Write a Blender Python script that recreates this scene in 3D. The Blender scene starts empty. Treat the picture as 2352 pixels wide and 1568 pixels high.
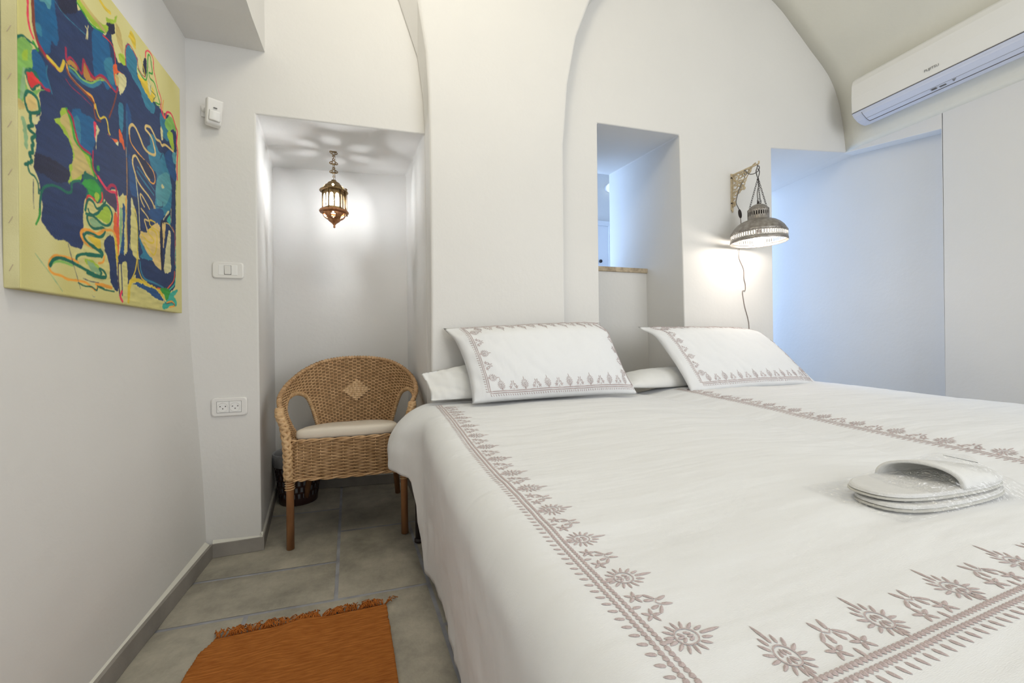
import bpy, bmesh, math, random
import numpy as np
from mathutils import Vector, Matrix, noise
random.seed(7)
sc = bpy.context.scene
COLL = sc.collection
PI = math.pi
R = math.radians

# ------------------------------------------------------------------ camera
F_PX = 938.0
cam = bpy.data.cameras.new('camera'); camo = bpy.data.objects.new('camera', cam); COLL.objects.link(camo)
cam.sensor_width = 36.0; cam.sensor_fit = 'HORIZONTAL'; cam.lens = 36.0 * F_PX / 2352.0
cam.clip_start = 0.02; cam.clip_end = 60
_y, _r = R(18.6), R(0.6)
_fwd = Vector((math.sin(_y), math.cos(_y), 0)); _rt = Vector((math.cos(_y), -math.sin(_y), 0)); _up = Vector((0, 0, 1))
_ir = _rt * math.cos(_r) - _up * math.sin(_r); _iu = _rt * math.sin(_r) + _up * math.cos(_r)
camo.matrix_world = Matrix(((_ir.x, _iu.x, -_fwd.x, 0), (_ir.y, _iu.y, -_fwd.y, 0), (_ir.z, _iu.z, -_fwd.z, 0.88), (0, 0, 0, 1)))
sc.camera = camo

# ------------------------------------------------------------------ world, light, exposure
sc.view_settings.view_transform = 'Standard'; sc.view_settings.look = 'None'
sc.view_settings.gamma = 1.0; sc.view_settings.use_curve_mapping = False
sc.view_settings.exposure = 0.06
w = bpy.data.worlds.new('world'); sc.world = w; w.use_nodes = True
wn = w.node_tree.nodes; wn['Background'].inputs[0].default_value = (0.80, 0.90, 1.0, 1); wn['Background'].inputs[1].default_value = 1.0

def area(name, loc, target, sx, sy, power, col):
    l = bpy.data.lights.new(name, 'AREA'); l.shape = 'RECTANGLE'; l.size = sx; l.size_y = sy; l.energy = power; l.color = col
    o = bpy.data.objects.new(name, l); COLL.objects.link(o); o.location = loc
    d = Vector(target) - Vector(loc); o.rotation_euler = d.to_track_quat('-Z', 'Y').to_euler(); return o
def point(name, loc, power, col, rad):
    l = bpy.data.lights.new(name, 'POINT'); l.energy = power; l.color = col; l.shadow_soft_size = rad
    o = bpy.data.objects.new(name, l); COLL.objects.link(o); o.location = loc; return o
# soft fill light added behind the camera, aimed towards the left wall
area('rear_fill_light', (2.0, -1.90, 1.6), (0.2, 1.6, 1.2), 2.2, 2.1, 43, (1.0, 0.99, 0.975))
# room's own ceiling light, above the frame
point('ceiling_lamp_light', (0.15, 0.75, 2.72), 21, (1.0, 0.91, 0.73), 0.20)
# bluish daylight in the passage behind the bed wall
area('daylight_passage_left', (0.75, 3.15, 1.5), (3.3, 3.0, 1.5), 0.55, 1.7, 20, (0.44, 0.64, 1.0))
area('daylight_passage_end', (2.85, 3.33, 1.45), (2.9, 1.6, 1.3), 0.55, 1.6, 18, (0.42, 0.62, 1.0))

# ------------------------------------------------------------------ materials
def lin(c):
    return tuple(((v / 255) / 12.92 if v / 255 <= 0.04045 else ((v / 255 + 0.055) / 1.055) ** 2.4) for v in c)
def mat(name, col, rough=0.8, metal=0.0, var=0.0, vscale=6.0, bump=0.0, bscale=60.0, col2=None, spec=0.3, stretch=None, detail=4.0, bump2=0.0, b2scale=5.0):
    m = bpy.data.materials.new(name); m.use_nodes = True; nt = m.node_tree; N = nt.nodes; L = nt.links; b = N['Principled BSDF']
    b.inputs['Roughness'].default_value = rough; b.inputs['Metallic'].default_value = metal; b.inputs['Specular IOR Level'].default_value = spec
    c1 = tuple(col) + (1,); tc = N.new('ShaderNodeTexCoord'); mp = N.new('ShaderNodeMapping'); L.new(tc.outputs['Object'], mp.inputs[0])
    if stretch: mp.inputs['Scale'].default_value = stretch
    if col2 is None: c2 = tuple(max(0, v * (1 - var)) for v in col) + (1,)
    else: c2 = tuple(col2) + (1,)
    n = N.new('ShaderNodeTexNoise'); n.inputs['Scale'].default_value = vscale; n.inputs['Detail'].default_value = detail; L.new(mp.outputs[0], n.inputs['Vector'])
    r = N.new('ShaderNodeValToRGB'); r.color_ramp.elements[0].position = 0.32; r.color_ramp.elements[1].position = 0.68
    r.color_ramp.elements[0].color = c2; r.color_ramp.elements[1].color = c1; L.new(n.outputs['Fac'], r.inputs[0]); L.new(r.outputs[0], b.inputs['Base Color'])
    prev = None
    if bump2:
        n3 = N.new('ShaderNodeTexNoise'); n3.inputs['Scale'].default_value = b2scale; n3.inputs['Detail'].default_value = 3; L.new(mp.outputs[0], n3.inputs['Vector'])
        p2 = N.new('ShaderNodeBump'); p2.inputs['Strength'].default_value = 1.0; p2.inputs['Distance'].default_value = bump2; L.new(n3.outputs['Fac'], p2.inputs['Height']); prev = p2
    if bump:
        n2 = N.new('ShaderNodeTexNoise'); n2.inputs['Scale'].default_value = bscale; n2.inputs['Detail'].default_value = 5; L.new(mp.outputs[0], n2.inputs['Vector'])
        p = N.new('ShaderNodeBump'); p.inputs['Strength'].default_value = 1.0; p.inputs['Distance'].default_value = bump; L.new(n2.outputs['Fac'], p.inputs['Height'])
        if prev: L.new(prev.outputs[0], p.inputs['Normal'])
        prev = p
    if prev: L.new(prev.outputs[0], b.inputs['Normal'])
    return m
def emis(name, col, s):
    m = bpy.data.materials.new(name); m.use_nodes = True; nt = m.node_tree; nt.nodes.clear()
    e = nt.nodes.new('ShaderNodeEmission'); e.inputs[0].default_value = tuple(col) + (1,); e.inputs[1].default_value = s
    o = nt.nodes.new('ShaderNodeOutputMaterial'); nt.links.new(e.outputs[0], o.inputs[0]); return m

M = {}
M['plaster'] = mat('white_limewash_plaster', (0.755, 0.745, 0.725), 0.92, var=0.03, vscale=1.6, bump=0.0008, bscale=45, bump2=0.010, b2scale=2.2, spec=0.15)
M['plaster_cream'] = mat('cream_plaster', (0.76, 0.75, 0.68), 0.92, var=0.03, vscale=3, bump=0.001, bscale=50, spec=0.15)
M['stone_base'] = mat('grey_skirting_stone', (0.36, 0.335, 0.305), 0.75, var=0.25, vscale=7, bump=0.0008, bscale=90)
M['grout'] = mat('grey_grout', (0.40, 0.41, 0.45), 0.9, var=0.3, vscale=14, bump=0.001, bscale=120)
M['tile'] = mat('grey_limestone_tile', (0.50, 0.465, 0.385), 0.62, col2=(0.26, 0.245, 0.205), vscale=4.5, bump=0.004, bscale=20, spec=0.35, detail=9.0)
M['sill'] = mat('travertine_sill', (0.60, 0.50, 0.36), 0.7, col2=(0.34, 0.27, 0.19), vscale=28, bump=0.001)
M['white_plastic'] = mat('white_plastic', (0.80, 0.79, 0.77), 0.35, spec=0.5)
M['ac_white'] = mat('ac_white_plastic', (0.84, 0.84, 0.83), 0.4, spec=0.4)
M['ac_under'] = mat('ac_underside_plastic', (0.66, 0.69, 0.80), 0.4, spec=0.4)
M['dark_gap'] = mat('dark_gap', (0.12, 0.11, 0.11), 0.6)
M['mark_grey'] = mat('grey_print', (0.22, 0.22, 0.22), 0.6)
M['cotton'] = mat('white_cotton_percale', (0.81, 0.82, 0.835), 0.9, var=0.01, vscale=2.5, bump=0.0003, bscale=260, bump2=0.012, b2scale=2.2, spec=0.12, stretch=(1.0, 4.5, 1.5))
M['cotton2'] = mat('white_cotton_plain', (0.80, 0.80, 0.785), 0.9, var=0.02, vscale=3, bump=0.0004, bscale=250, bump2=0.008, b2scale=9, spec=0.12)
M['mauve_sheet'] = mat('mauve_fitted_sheet', (0.52, 0.46, 0.47), 0.9, var=0.06, vscale=5, bump=0.0006, bscale=120)
M['thread'] = mat('mauve_embroidery_thread', (0.575, 0.485, 0.48), 0.55, col2=(0.48, 0.395, 0.395), vscale=400, bump=0.0006, bscale=900, spec=0.4)
M['cane'] = mat('honey_cane', (0.66, 0.43, 0.235), 0.5, col2=(0.43, 0.255, 0.12), vscale=30, bump=0.0004, bscale=250, spec=0.4)
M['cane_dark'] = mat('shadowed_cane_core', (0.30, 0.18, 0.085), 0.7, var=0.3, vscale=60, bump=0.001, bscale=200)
M['cane_pale'] = mat('pale_cane_strip', (0.72, 0.49, 0.27), 0.45, col2=(0.52, 0.32, 0.155), vscale=50, spec=0.4)
M['legwood'] = mat('rattan_pole', (0.42, 0.20, 0.085), 0.45, col2=(0.27, 0.12, 0.05), vscale=12, stretch=(3, 3, 0.6), bump=0.0005, bscale=60)
M['cushion'] = mat('cream_leatherette', (0.72, 0.65, 0.55), 0.45, var=0.05, vscale=5, bump=0.0003, bscale=200, spec=0.4)
M['basket'] = mat('dark_brown_plastic', (0.045, 0.018, 0.014), 0.45, var=0.2, spec=0.5)
M['rug'] = mat('orange_cotton_rug', (0.66, 0.245, 0.06), 0.95, col2=(0.44, 0.14, 0.03), vscale=9, stretch=(2.5, 26, 1), bump=0.0012, bscale=230, spec=0.1)
M['rug_fringe'] = mat('orange_fringe', (0.58, 0.20, 0.045), 0.95, col2=(0.38, 0.11, 0.02), vscale=60, spec=0.1)
M['brass'] = mat('aged_brass', (0.34, 0.235, 0.11), 0.42, metal=0.75, col2=(0.16, 0.10, 0.045), vscale=60, bump=0.0004, bscale=150)
M['copper'] = mat('warm_copper', (0.50, 0.25, 0.12), 0.4, metal=0.7, col2=(0.28, 0.12, 0.06), vscale=60)
M['tin'] = mat('aged_tin', (0.40, 0.375, 0.35), 0.42, metal=0.7, col2=(0.24, 0.215, 0.195), vscale=45, bump=0.0007, bscale=120)
M['tin_band'] = mat('pierced_tin', (0.52, 0.50, 0.47), 0.38, metal=0.7, var=0.25, vscale=60)
M['tin_in'] = mat('pale_tin_inside', (0.55, 0.53, 0.50), 0.5, metal=0.2, var=0.1)
M['bracket'] = mat('cream_cast_iron', (0.63, 0.53, 0.37), 0.65, col2=(0.46, 0.37, 0.24), vscale=40, bump=0.0006, bscale=120)
M['cord'] = mat('grey_cord', (0.15, 0.145, 0.14), 0.6)
M['cord_brown'] = mat('taupe_cord', (0.26, 0.22, 0.20), 0.6)
M['iron'] = mat('dark_iron', (0.06, 0.05, 0.05), 0.5, metal=0.4, var=0.3)
M['door_white'] = mat('white_door_paint', (0.80, 0.81, 0.83), 0.5)
M['slip'] = mat('white_terry', (0.90, 0.90, 0.89), 0.95, var=0.05, vscale=50, bump=0.0012, bscale=500, spec=0.1)
_m = M['slip']; _n = _m.node_tree.nodes; _l = _m.node_tree.links; _t = _n.new('ShaderNodeBsdfTranslucent'); _t.inputs[0].default_value = (0.9, 0.9, 0.87, 1)
_x = _n.new('ShaderNodeMixShader'); _x.inputs[0].default_value = 0.22; _l.new(_n['Principled BSDF'].outputs[0], _x.inputs[1]); _l.new(_t.outputs[0], _x.inputs[2]); _l.new(_x.outputs[0], _n['Material Output'].inputs[0])
M['slip_sole'] = mat('slipper_sole', (0.58, 0.57, 0.53), 0.7, var=0.1)
M['canvas_side'] = mat('yellow_canvas_edge', (0.70, 0.655, 0.36), 0.85, col2=(0.58, 0.53, 0.27), vscale=8, bump=0.0005, bscale=300)
M['bulb'] = emis('lamp_bulb_glow', (1.0, 0.90, 0.80), 115)
M['bulb2'] = emis('lantern_bulb_glow', (0.95, 0.975, 1.0), 400)
M['sconce'] = emis('sconce_glow', (0.75, 0.9, 1.0), 1.1)
def glass_mat(name, col, alpha, rough=0.15, bump=0.0, ior=1.45):
    m = bpy.data.materials.new(name); m.use_nodes = True; nt = m.node_tree; N = nt.nodes; L = nt.links; N.clear()
    t = N.new('ShaderNodeBsdfTransparent'); g = N.new('ShaderNodeBsdfGlossy'); g.inputs['Roughness'].default_value = rough; g.inputs[0].default_value = (1, 1, 1, 1)
    d = N.new('ShaderNodeBsdfTranslucent'); d.inputs[0].default_value = tuple(col) + (1,)
    f = N.new('ShaderNodeFresnel'); f.inputs[0].default_value = ior
    m1 = N.new('ShaderNodeMixShader'); m1.inputs[0].default_value = alpha; L.new(t.outputs[0], m1.inputs[1]); L.new(d.outputs[0], m1.inputs[2])
    m2 = N.new('ShaderNodeMixShader'); L.new(f.outputs[0], m2.inputs[0]); L.new(m1.outputs[0], m2.inputs[1]); L.new(g.outputs[0], m2.inputs[2])
    if bump:
        tc = N.new('ShaderNodeTexCoord'); n = N.new('ShaderNodeTexNoise'); n.inputs['Scale'].default_value = 55; n.inputs['Detail'].default_value = 3; n.inputs['Distortion'].default_value = 1.5
        L.new(tc.outputs['Object'], n.inputs['Vector']); b = N.new('ShaderNodeBump'); b.inputs['Strength'].default_value = 1; b.inputs['Distance'].default_value = bump
        L.new(n.outputs['Fac'], b.inputs['Height']); L.new(b.outputs[0], g.inputs['Normal'])
    o = N.new('ShaderNodeOutputMaterial'); L.new(m2.outputs[0], o.inputs[0]); return m
M['bag'] = glass_mat('clear_film', (0.9, 0.9, 0.9), 0.0, 0.10, 0.012, 1.30)
for _l in list(M['bag'].node_tree.links):
    if _l.from_node.type == 'FRESNEL': M['bag'].node_tree.links.remove(_l)
for _n in M['bag'].node_tree.nodes:
    if _n.type == 'MIX_SHADER': _n.inputs[0].default_value = 0.0 if _n.inputs[1].links[0].from_node.type == 'BSDF_TRANSPARENT' else 0.15
M['liner'] = mat('grey_bin_liner', (0.36, 0.37, 0.40), 0.35, var=0.25, vscale=20, bump=0.003, bscale=30, spec=0.5)
M['frost'] = glass_mat('frosted_glass', (0.95, 0.97, 0.97), 0.4, 0.3)

M['tile'].node_tree.nodes['Noise Texture'].inputs['Roughness'].default_value = 0.72

# ------------------------------------------------------------------ mesh helpers
class MB:
    def __init__(s): s.v = []; s.f = []
    def add(s, vs, fs):
        o = len(s.v); s.v += [tuple(v) for v in vs]; s.f += [tuple(i + o for i in f) for f in fs]; return s
    def box(s, x0, x1, y0, y1, z0, z1):
        return s.add([(x0, y0, z0), (x1, y0, z0), (x1, y1, z0), (x0, y1, z0), (x0, y0, z1), (x1, y0, z1), (x1, y1, z1), (x0, y1, z1)],
                     [(0, 3, 2, 1), (4, 5, 6, 7), (0, 1, 5, 4), (1, 2, 6, 5), (2, 3, 7, 6), (3, 0, 4, 7)])
    def hexa(s, p):   # 8 points: bottom 4 ccw, top 4
        return s.add(p, [(0, 3, 2, 1), (4, 5, 6, 7), (0, 1, 5, 4), (1, 2, 6, 5), (2, 3, 7, 6), (3, 0, 4, 7)])
    def tube(s, pts, r, n=8, closed=False, cap=True, flat=1.0):
        pts = [Vector(p) for p in pts]; k = len(pts)
        if k < 2: return s
        rr = r if isinstance(r, (list, tuple)) else [r] * k
        T = []
        for i in range(k):
            a = pts[(i - 1) % k] if (closed or i > 0) else pts[i]; b = pts[(i + 1) % k] if (closed or i < k - 1) else pts[i]
            t = b - a; T.append(t.normalized() if t.length > 1e-9 else Vector((0, 0, 1)))
        up = Vector((0, 0, 1)) if abs(T[0].z) < 0.9 else Vector((1, 0, 0))
        nrm = (up - T[0] * up.dot(T[0])).normalized(); vs = []
        for i in range(k):
            nrm = nrm - T[i] * nrm.dot(T[i]); nrm = nrm.normalized() if nrm.length > 1e-6 else T[i].orthogonal().normalized()
            bi = T[i].cross(nrm)
            for j in range(n):
                a = 2 * PI * j / n; vs.append(pts[i] + nrm * (math.cos(a) * rr[i]) + bi * (math.sin(a) * rr[i] * flat))
        fs = []
        for i in range(k if closed else k - 1):
            i2 = (i + 1) % k
            for j in range(n):
                j2 = (j + 1) % n; fs.append((i * n + j, i * n + j2, i2 * n + j2, i2 * n + j))
        if cap and not closed: fs.append(tuple(reversed(range(n)))); fs.append(tuple(range((k - 1) * n, k * n)))
        return s.add(vs, fs)
    def lathe(s, prof, n=32, c=(0, 0, 0), wob=None):
        vs = []; fs = []
        for (r, z) in prof:
            for j in range(n):
                a = 2 * PI * j / n; q = r * (wob(a, z) if wob else 1); vs.append((c[0] + q * math.cos(a), c[1] + q * math.sin(a), c[2] + z))
        for i in range(len(prof) - 1):
            for j in range(n):
                j2 = (j + 1) % n; fs.append((i * n + j, i * n + j2, (i + 1) * n + j2, (i + 1) * n + j))
        return s.add(vs, fs)
    def grid(s, fn, nu, nv):
        vs = [fn(i / nu, j / nv) for j in range(nv + 1) for i in range(nu + 1)]
        fs = [(j * (nu + 1) + i, j * (nu + 1) + i + 1, (j + 1) * (nu + 1) + i + 1, (j + 1) * (nu + 1) + i) for j in range(nv) for i in range(nu)]
        return s.add(vs, fs)
    def sphere(s, c, r, n=16, m=10, sc3=(1, 1, 1)):
        vs = []; fs = []
        for i in range(m + 1):
            ph = PI * i / m
            for j in range(n):
                a = 2 * PI * j / n; vs.append((c[0] + r * sc3[0] * math.sin(ph) * math.cos(a), c[1] + r * sc3[1] * math.sin(ph) * math.sin(a), c[2] + r * sc3[2] * math.cos(ph)))
        for i in range(m):
            for j in range(n):
                j2 = (j + 1) % n; fs.append((i * n + j, (i + 1) * n + j, (i + 1) * n + j2, i * n + j2))
        return s.add(vs, fs)
    def build(s, name, material, parent=None, smooth=False, bevel=0.0, segs=2, merge=True, sub=0, solid=0.0, recalc=True):
        me = bpy.data.meshes.new(name); me.from_pydata(s.v, [], s.f); me.update()
        bm = bmesh.new(); bm.from_mesh(me)
        if merge: bmesh.ops.remove_doubles(bm, verts=bm.verts, dist=1e-6)
        bmesh.ops.dissolve_degenerate(bm, edges=bm.edges, dist=1e-7)
        if recalc: bmesh.ops.recalc_face_normals(bm, faces=bm.faces)
        bm.to_mesh(me); bm.free()
        o = bpy.data.objects.new(name, me); COLL.objects.link(o); me.materials.append(material)
        if smooth: me.polygons.foreach_set('use_smooth', [True] * len(me.polygons))
        if parent: o.parent = parent
        if solid: md = o.modifiers.new('thick', 'SOLIDIFY'); md.thickness = abs(solid); md.offset = -1 if solid > 0 else 1
        if bevel: md = o.modifiers.new('bevel', 'BEVEL'); md.width = bevel; md.segments = segs; md.limit_method = 'ANGLE'; md.angle_limit = R(35)
        if sub: md = o.modifiers.new('sub', 'SUBSURF'); md.levels = sub; md.render_levels = sub
        return o
def thing(name, label, cat, loc=(0, 0, 0), rz=0, group=None):
    o = bpy.data.objects.new(name, None); COLL.objects.link(o); o.location = loc; o.rotation_euler = (0, 0, rz); o.empty_display_size = 0.1
    o['label'] = label; o['category'] = cat
    if group: o['group'] = group
    return o
def tag(o, label, cat, group=None):
    o['label'] = label; o['category'] = cat
    if group: o['group'] = group
    return o
def struct(o): o['kind'] = 'structure'; return o
def ss(a, b, x):
    t = max(0.0, min(1.0, (x - a) / (b - a))); return t * t * (3 - 2 * t)
def lerp(a, b, t): return a + (b - a) * t
def interp(tab, x):
    if x <= tab[0][0]: return tab[0][1]
    for (a, va), (b, vb) in zip(tab, tab[1:]):
        if x <= b: return lerp(va, vb, (x - a) / (b - a))
    return tab[-1][1]
def cr(pts, n=8, closed=False):       # catmull-rom
    P = [Vector(p) for p in pts]; out = []; k = len(P)
    for i in range(k if closed else k - 1):
        p0 = P[(i - 1) % k] if (closed or i > 0) else P[0]; p1 = P[i]; p2 = P[(i + 1) % k]; p3 = P[(i + 2) % k] if (closed or i + 2 < k) else P[-1]
        for j in range(n):
            t = j / n; out.append(0.5 * ((2 * p1) + (p2 - p0) * t + (2 * p0 - 5 * p1 + 4 * p2 - p3) * t * t + (3 * p1 - p0 - 3 * p2 + p3) * t ** 3))
    if not closed: out.append(P[-1])
    return out
def nz(x, y, z, s=1.0): return noise.noise(Vector((x * s, y * s, z * s)))
def text_mesh(name, body, size, material, parent, matrix, depth=0.0004):
    cu = bpy.data.curves.new(name, 'FONT'); cu.body = body; cu.size = size; cu.extrude = depth; cu.align_x = 'CENTER'; cu.align_y = 'CENTER'
    to = bpy.data.objects.new(name + '_tmp', cu); COLL.objects.link(to); bpy.context.view_layer.update()
    me = bpy.data.meshes.new_from_object(to.evaluated_get(bpy.context.evaluated_depsgraph_get()))
    bpy.data.objects.remove(to); bpy.data.curves.remove(cu)
    me.transform(matrix); o = bpy.data.objects.new(name, me); COLL.objects.link(o); me.materials.clear(); me.materials.append(material)
    if parent: o.parent = parent
    return o

# ------------------------------------------------------------------ room shell
PL = M['plaster']
# left wall: leans out a little towards its foot, hand-plastered
def leftwall(u, v):
    y = lerp(-2.1, 2.06, u); z = 3.4 * v
    x = -0.72 + 0.055 * (1 - ss(0.0, 1.15, z)) + 0.006 * nz(y, z, 3.3, 1.1) * (1 if z > 0.2 else 0.3)
    return (x, y, z)
mb = MB(); mb.grid(leftwall, 80, 80); mb.box(-0.95, -0.75, -2.1, 2.06, 0, 3.4)
struct(mb.build('wall_left', PL, smooth=False))
o = bpy.data.objects['wall_left']; o.data.polygons.foreach_set('use_smooth', [True] * len(o.data.polygons))

# pillar between the two wall arches: flares out into the vault
FL = [(0.244, 0), (0.25, 1.2), (0.25, 1.88), (0.247, 2.05), (0.24, 2.21), (0.211, 2.44), (0.15, 2.70), (0.03, 2.98), (-0.15, 3.25)]
BL = [(0.240, 0), (0.240, 1.2), (0.238, 1.88), (0.229, 2.05), (0.204, 2.25), (0.117, 2.50), (-0.03, 2.75), (-0.25, 3.00), (-0.45, 3.25)]
FR = [(0.927, 0), (0.928, 1.2), (0.930, 1.88), (0.945, 2.05), (0.958, 2.20), (1.010, 2.46), (1.100, 2.69), (1.26, 2.93), (1.50, 3.20)]
mb = MB(); vs = []
for i in range(9):
    vs += [(FL[i][0], 1.9, FL[i][1]), (FR[i][0], 1.9, FR[i][1]), (FR[i][0] + 0.012, 2.0, FR[i][1]), (BL[i][0], 2.0, BL[i][1])]
fs = []
for i in range(8):
    for j in range(4):
        j2 = (j + 1) % 4; fs.append((4 * i + j, 4 * i + j2, 4 * i + 4 + j2, 4 * i + 4 + j))
fs += [(3, 2, 1, 0), (32, 33, 34, 35)]
mb.add(vs, fs)
struct(mb.build('wall_back_pillar', PL, bevel=0.012, segs=3))
# the back wall in one piece: front face y=2.0 with the niche, the bed-side recess and the doorway cut into it
FR_ = [(-0.95, 0), (-0.466, 0), (-0.471, 1.862), (0.238, 1.884), (0.240, 0), (1.188, 0), (1.188, 2.092), (1.748, 2.110), (1.790, 0), (2.494, 0), (2.490, 2.135), (3.205, 2.205), (3.33, 2.205), (3.33, 3.5), (-0.95, 3.5)]
BK_ = [(-0.95, 0), (-0.575, 0), (-0.575, 1.942), (0.190, 1.955), (0.190, 0), (1.188, 0), (1.188, 2.190), (1.786, 2.200), (1.790, 0), (2.494, 0), (2.490, 2.145), (3.205, 2.150), (3.33, 2.150), (3.33, 3.5), (-0.95, 3.5)]
mb = MB(); n = len(FR_)
mb.add([(x, 2.0, z) for x, z in FR_] + [(x, 2.84, z) for x, z in BK_], [tuple(range(n)), tuple(reversed(range(n, 2 * n)))] + [(i, n + i, n + (i + 1) % n, (i + 1) % n) for i in range(n)])
struct(mb.build('wall_back', PL, bevel=0.007, segs=3))
mb = MB()
mb.hexa([(-0.60, 2.762, 0), (0.30, 2.665, 0), (0.30, 2.86, 0), (-0.60, 2.86, 0), (-0.60, 2.762, 2.0), (0.30, 2.665, 2.0), (0.30, 2.86, 2.0), (-0.60, 2.86, 2.0)])
struct(mb.build('wall_niche_back', PL))
mb = MB(); mb.box(1.17, 1.80, 2.35, 2.82, 0, 1.335)
struct(mb.build('wall_recess_back', PL))
mb = MB(); mb.box(1.17, 1.792, 2.338, 2.82, 1.335, 1.366)
struct(mb.build('trim_1', M['sill'], bevel=0.003))
mb = MB()   # right wall, stepping back to the passage
mb.box(3.205, 3.31, -2.1, 1.48, 0, 3.5)
mb.hexa([(3.205, 1.48, 2.116), (3.31, 1.48, 2.118), (3.31, 2.02, 2.205), (3.205, 2.02, 2.205), (3.205, 1.48, 3.5), (3.31, 1.48, 3.5), (3.31, 2.02, 3.5), (3.205, 2.02, 3.5)])
struct(mb.build('wall_right', PL, bevel=0.004))
mb = MB(); mb.box(3.31, 3.45, -2.1, 3.7, 0, 3.5)
struct(mb.build('wall_passage_right', PL))
mb = MB(); mb.box(0.45, 3.45, 3.40, 3.55, 0, 2.7); struct(mb.build('wall_passage_back', PL))
mb = MB(); mb.box(0.45, 0.60, 2.80, 3.45, 0, 2.7); struct(mb.build('wall_passage_left', PL))
mb = MB(); mb.box(0.45, 3.45, 2.80, 3.55, 2.6, 2.75)
struct(mb.build('ceiling_passage', PL))
# rear wall out of view, with a large opening added to let world light in
mb = MB(); mb.box(-0.95, -0.1, -2.25, -2.05, 0, 3.5); mb.box(3.1, 3.45, -2.25, -2.05, 0, 3.5); mb.box(-0.1, 3.1, -2.25, -2.05, 0, 0.5); mb.box(-0.1, 3.1, -2.25, -2.05, 2.7, 3.5)
struct(mb.build('wall_rear', PL))
# vault: springs from the right wall, crowns over the bed and comes down to the beam on the left
VP = [(3.205, 2.207), (3.175, 2.40), (3.13, 2.565), (3.06, 2.69), (2.98, 2.77), (2.86, 2.86), (2.72, 2.97), (2.535, 3.10), (2.2, 3.24), (1.8, 3.33), (1.3, 3.36), (0.7, 3.31), (0.2, 3.20), (-0.2, 3.05), (-0.40, 2.90), (-0.46, 2.78)]
VPs = cr([(a, b, 0) for a, b in VP], 4)
mb = MB(); n = len(VPs) - 1
def vault(u, v):
    i = min(n, int(round(u * n))); p = VPs[i]; y = lerp(-2.1, 2.01, v); return (p.x, y, p.y + 0.006 * nz(p.x, y, 5.0, 1.3))
mb.grid(vault, n, 40)
struct(mb.build('ceiling', M['plaster_cream'], smooth=True, solid=-0.12))
# beam (dropped soffit) along the left wall
mb = MB(); pr = [(-2.1, 2.36), (0.2, 2.26), (1.2, 2.19), (1.70, 2.150), (1.80, 2.138), (2.02, 2.134)]
vs = []; fs = []
for (y, z) in pr: vs += [(-0.95, y, z - 0.003), (-0.435, y, z), (-0.435, y, 3.2), (-0.95, y, 3.2)]
for i in range(len(pr) - 1):
    for j in range(4): j2 = (j + 1) % 4; fs.append((4 * i + j, 4 * i + j2, 4 * i + 4 + j2, 4 * i + 4 + j))
fs += [(3, 2, 1, 0), tuple(range(4 * len(pr) - 4, 4 * len(pr)))]
mb.add(vs, fs); struct(mb.build('ceiling_beam', PL))

# skirting: stone band with a cream plaster lip on top
def skirt(name, pts, h=0.058, t=0.012):
    mb = MB()
    for (a, b) in zip(pts, pts[1:]):
        a = Vector(a); b = Vector(b); d = (b - a).normalized(); nn = Vector((-d.y, d.x)) * t
        mb.hexa([(a.x, a.y, 0), (b.x, b.y, 0), (b.x + nn.x, b.y + nn.y, 0), (a.x + nn.x, a.y + nn.y, 0), (a.x, a.y, h), (b.x, b.y, h), (b.x + nn.x, b.y + nn.y, h), (a.x + nn.x, a.y + nn.y, h)])
    o = mb.build(name, M['stone_base'], bevel=0.002); struct(o)
    mb = MB()
    for (a, b) in zip(pts, pts[1:]):
        a = Vector(a); b = Vector(b); d = (b - a).normalized(); nn = Vector((-d.y, d.x)) * (t + 0.001)
        m1 = [a + nn * 0.35, b + nn * 0.35]
        mb.hexa([(m1[0].x, m1[0].y, h), (m1[1].x, m1[1].y, h), (b.x + nn.x, b.y + nn.y, h), (a.x + nn.x, a.y + nn.y, h), (m1[0].x + nn.x * .6, m1[0].y + nn.y * .6, h + 0.014), (m1[1].x + nn.x * .6, m1[1].y + nn.y * .6, h + 0.014), (b.x + nn.x, b.y + nn.y, h + 0.018), (a.x + nn.x, a.y + nn.y, h + 0.018)])
    c = mb.build('plaster_lip', M['plaster_cream'], o)
    return o
skirt('baseboard_left', [(-0.640, -2.05), (-0.650, 1.4), (-0.640, 1.989)], t=0.028)
skirt('baseboard_pier', [(-0.642, 1.988), (-0.4615, 1.993)], t=0.012)
skirt('baseboard_niche_left', [(-0.4555, 1.995), (-0.553, 2.75)], t=0.012)
skirt('baseboard_niche_back', [(-0.535, 2.742), (0.20, 2.655)], t=0.012)
skirt('baseboard_niche_right', [(0.183, 2.65), (0.228, 1.91)], t=0.012)

# floor: irregular ashlar slabs on a grout bed
def sh(x, y): return (x - 0.055 * (y - 1.8), y - 0.035 * (x + 0.2))
rects = [(-0.75, -0.15, 1.535, 1.80), (-0.15, 0.165, 1.535, 2.085), (-0.75, -0.15, 1.80, 2.37), (-0.15, 0.30, 2.085, 2.9), (-0.75, -0.15, 2.37, 2.9),
         (-0.42, 0.165, 1.0, 1.535), (-0.75, -0.42, 1.25, 1.535), (-0.75, -0.42, 0.7, 1.25), (-0.42, 0.165, 0.45, 1.0), (-0.75, -0.1, 0.1, 0.45), (-0.1, 0.165, 0.1, 0.45),
         (-0.75, -0.42, 0.45, 0.7), (0.165, 0.45, 1.3, 1.9), (0.165, 0.45, 1.9, 2.085), (0.165, 0.45, 0.75, 1.3), (0.165, 0.45, 0.1, 0.75)]
y = -2.1; k = 0
while y < 0.1:
    x = -0.75 - 0.2 * (k % 2)
    while x < 3.5: rects.append((max(x, -0.75), min(x + 0.55, 3.5), y, min(y + 0.44, 0.1))); x += 0.55
    y += 0.44; k += 1
y = 0.1; k = 0
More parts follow.
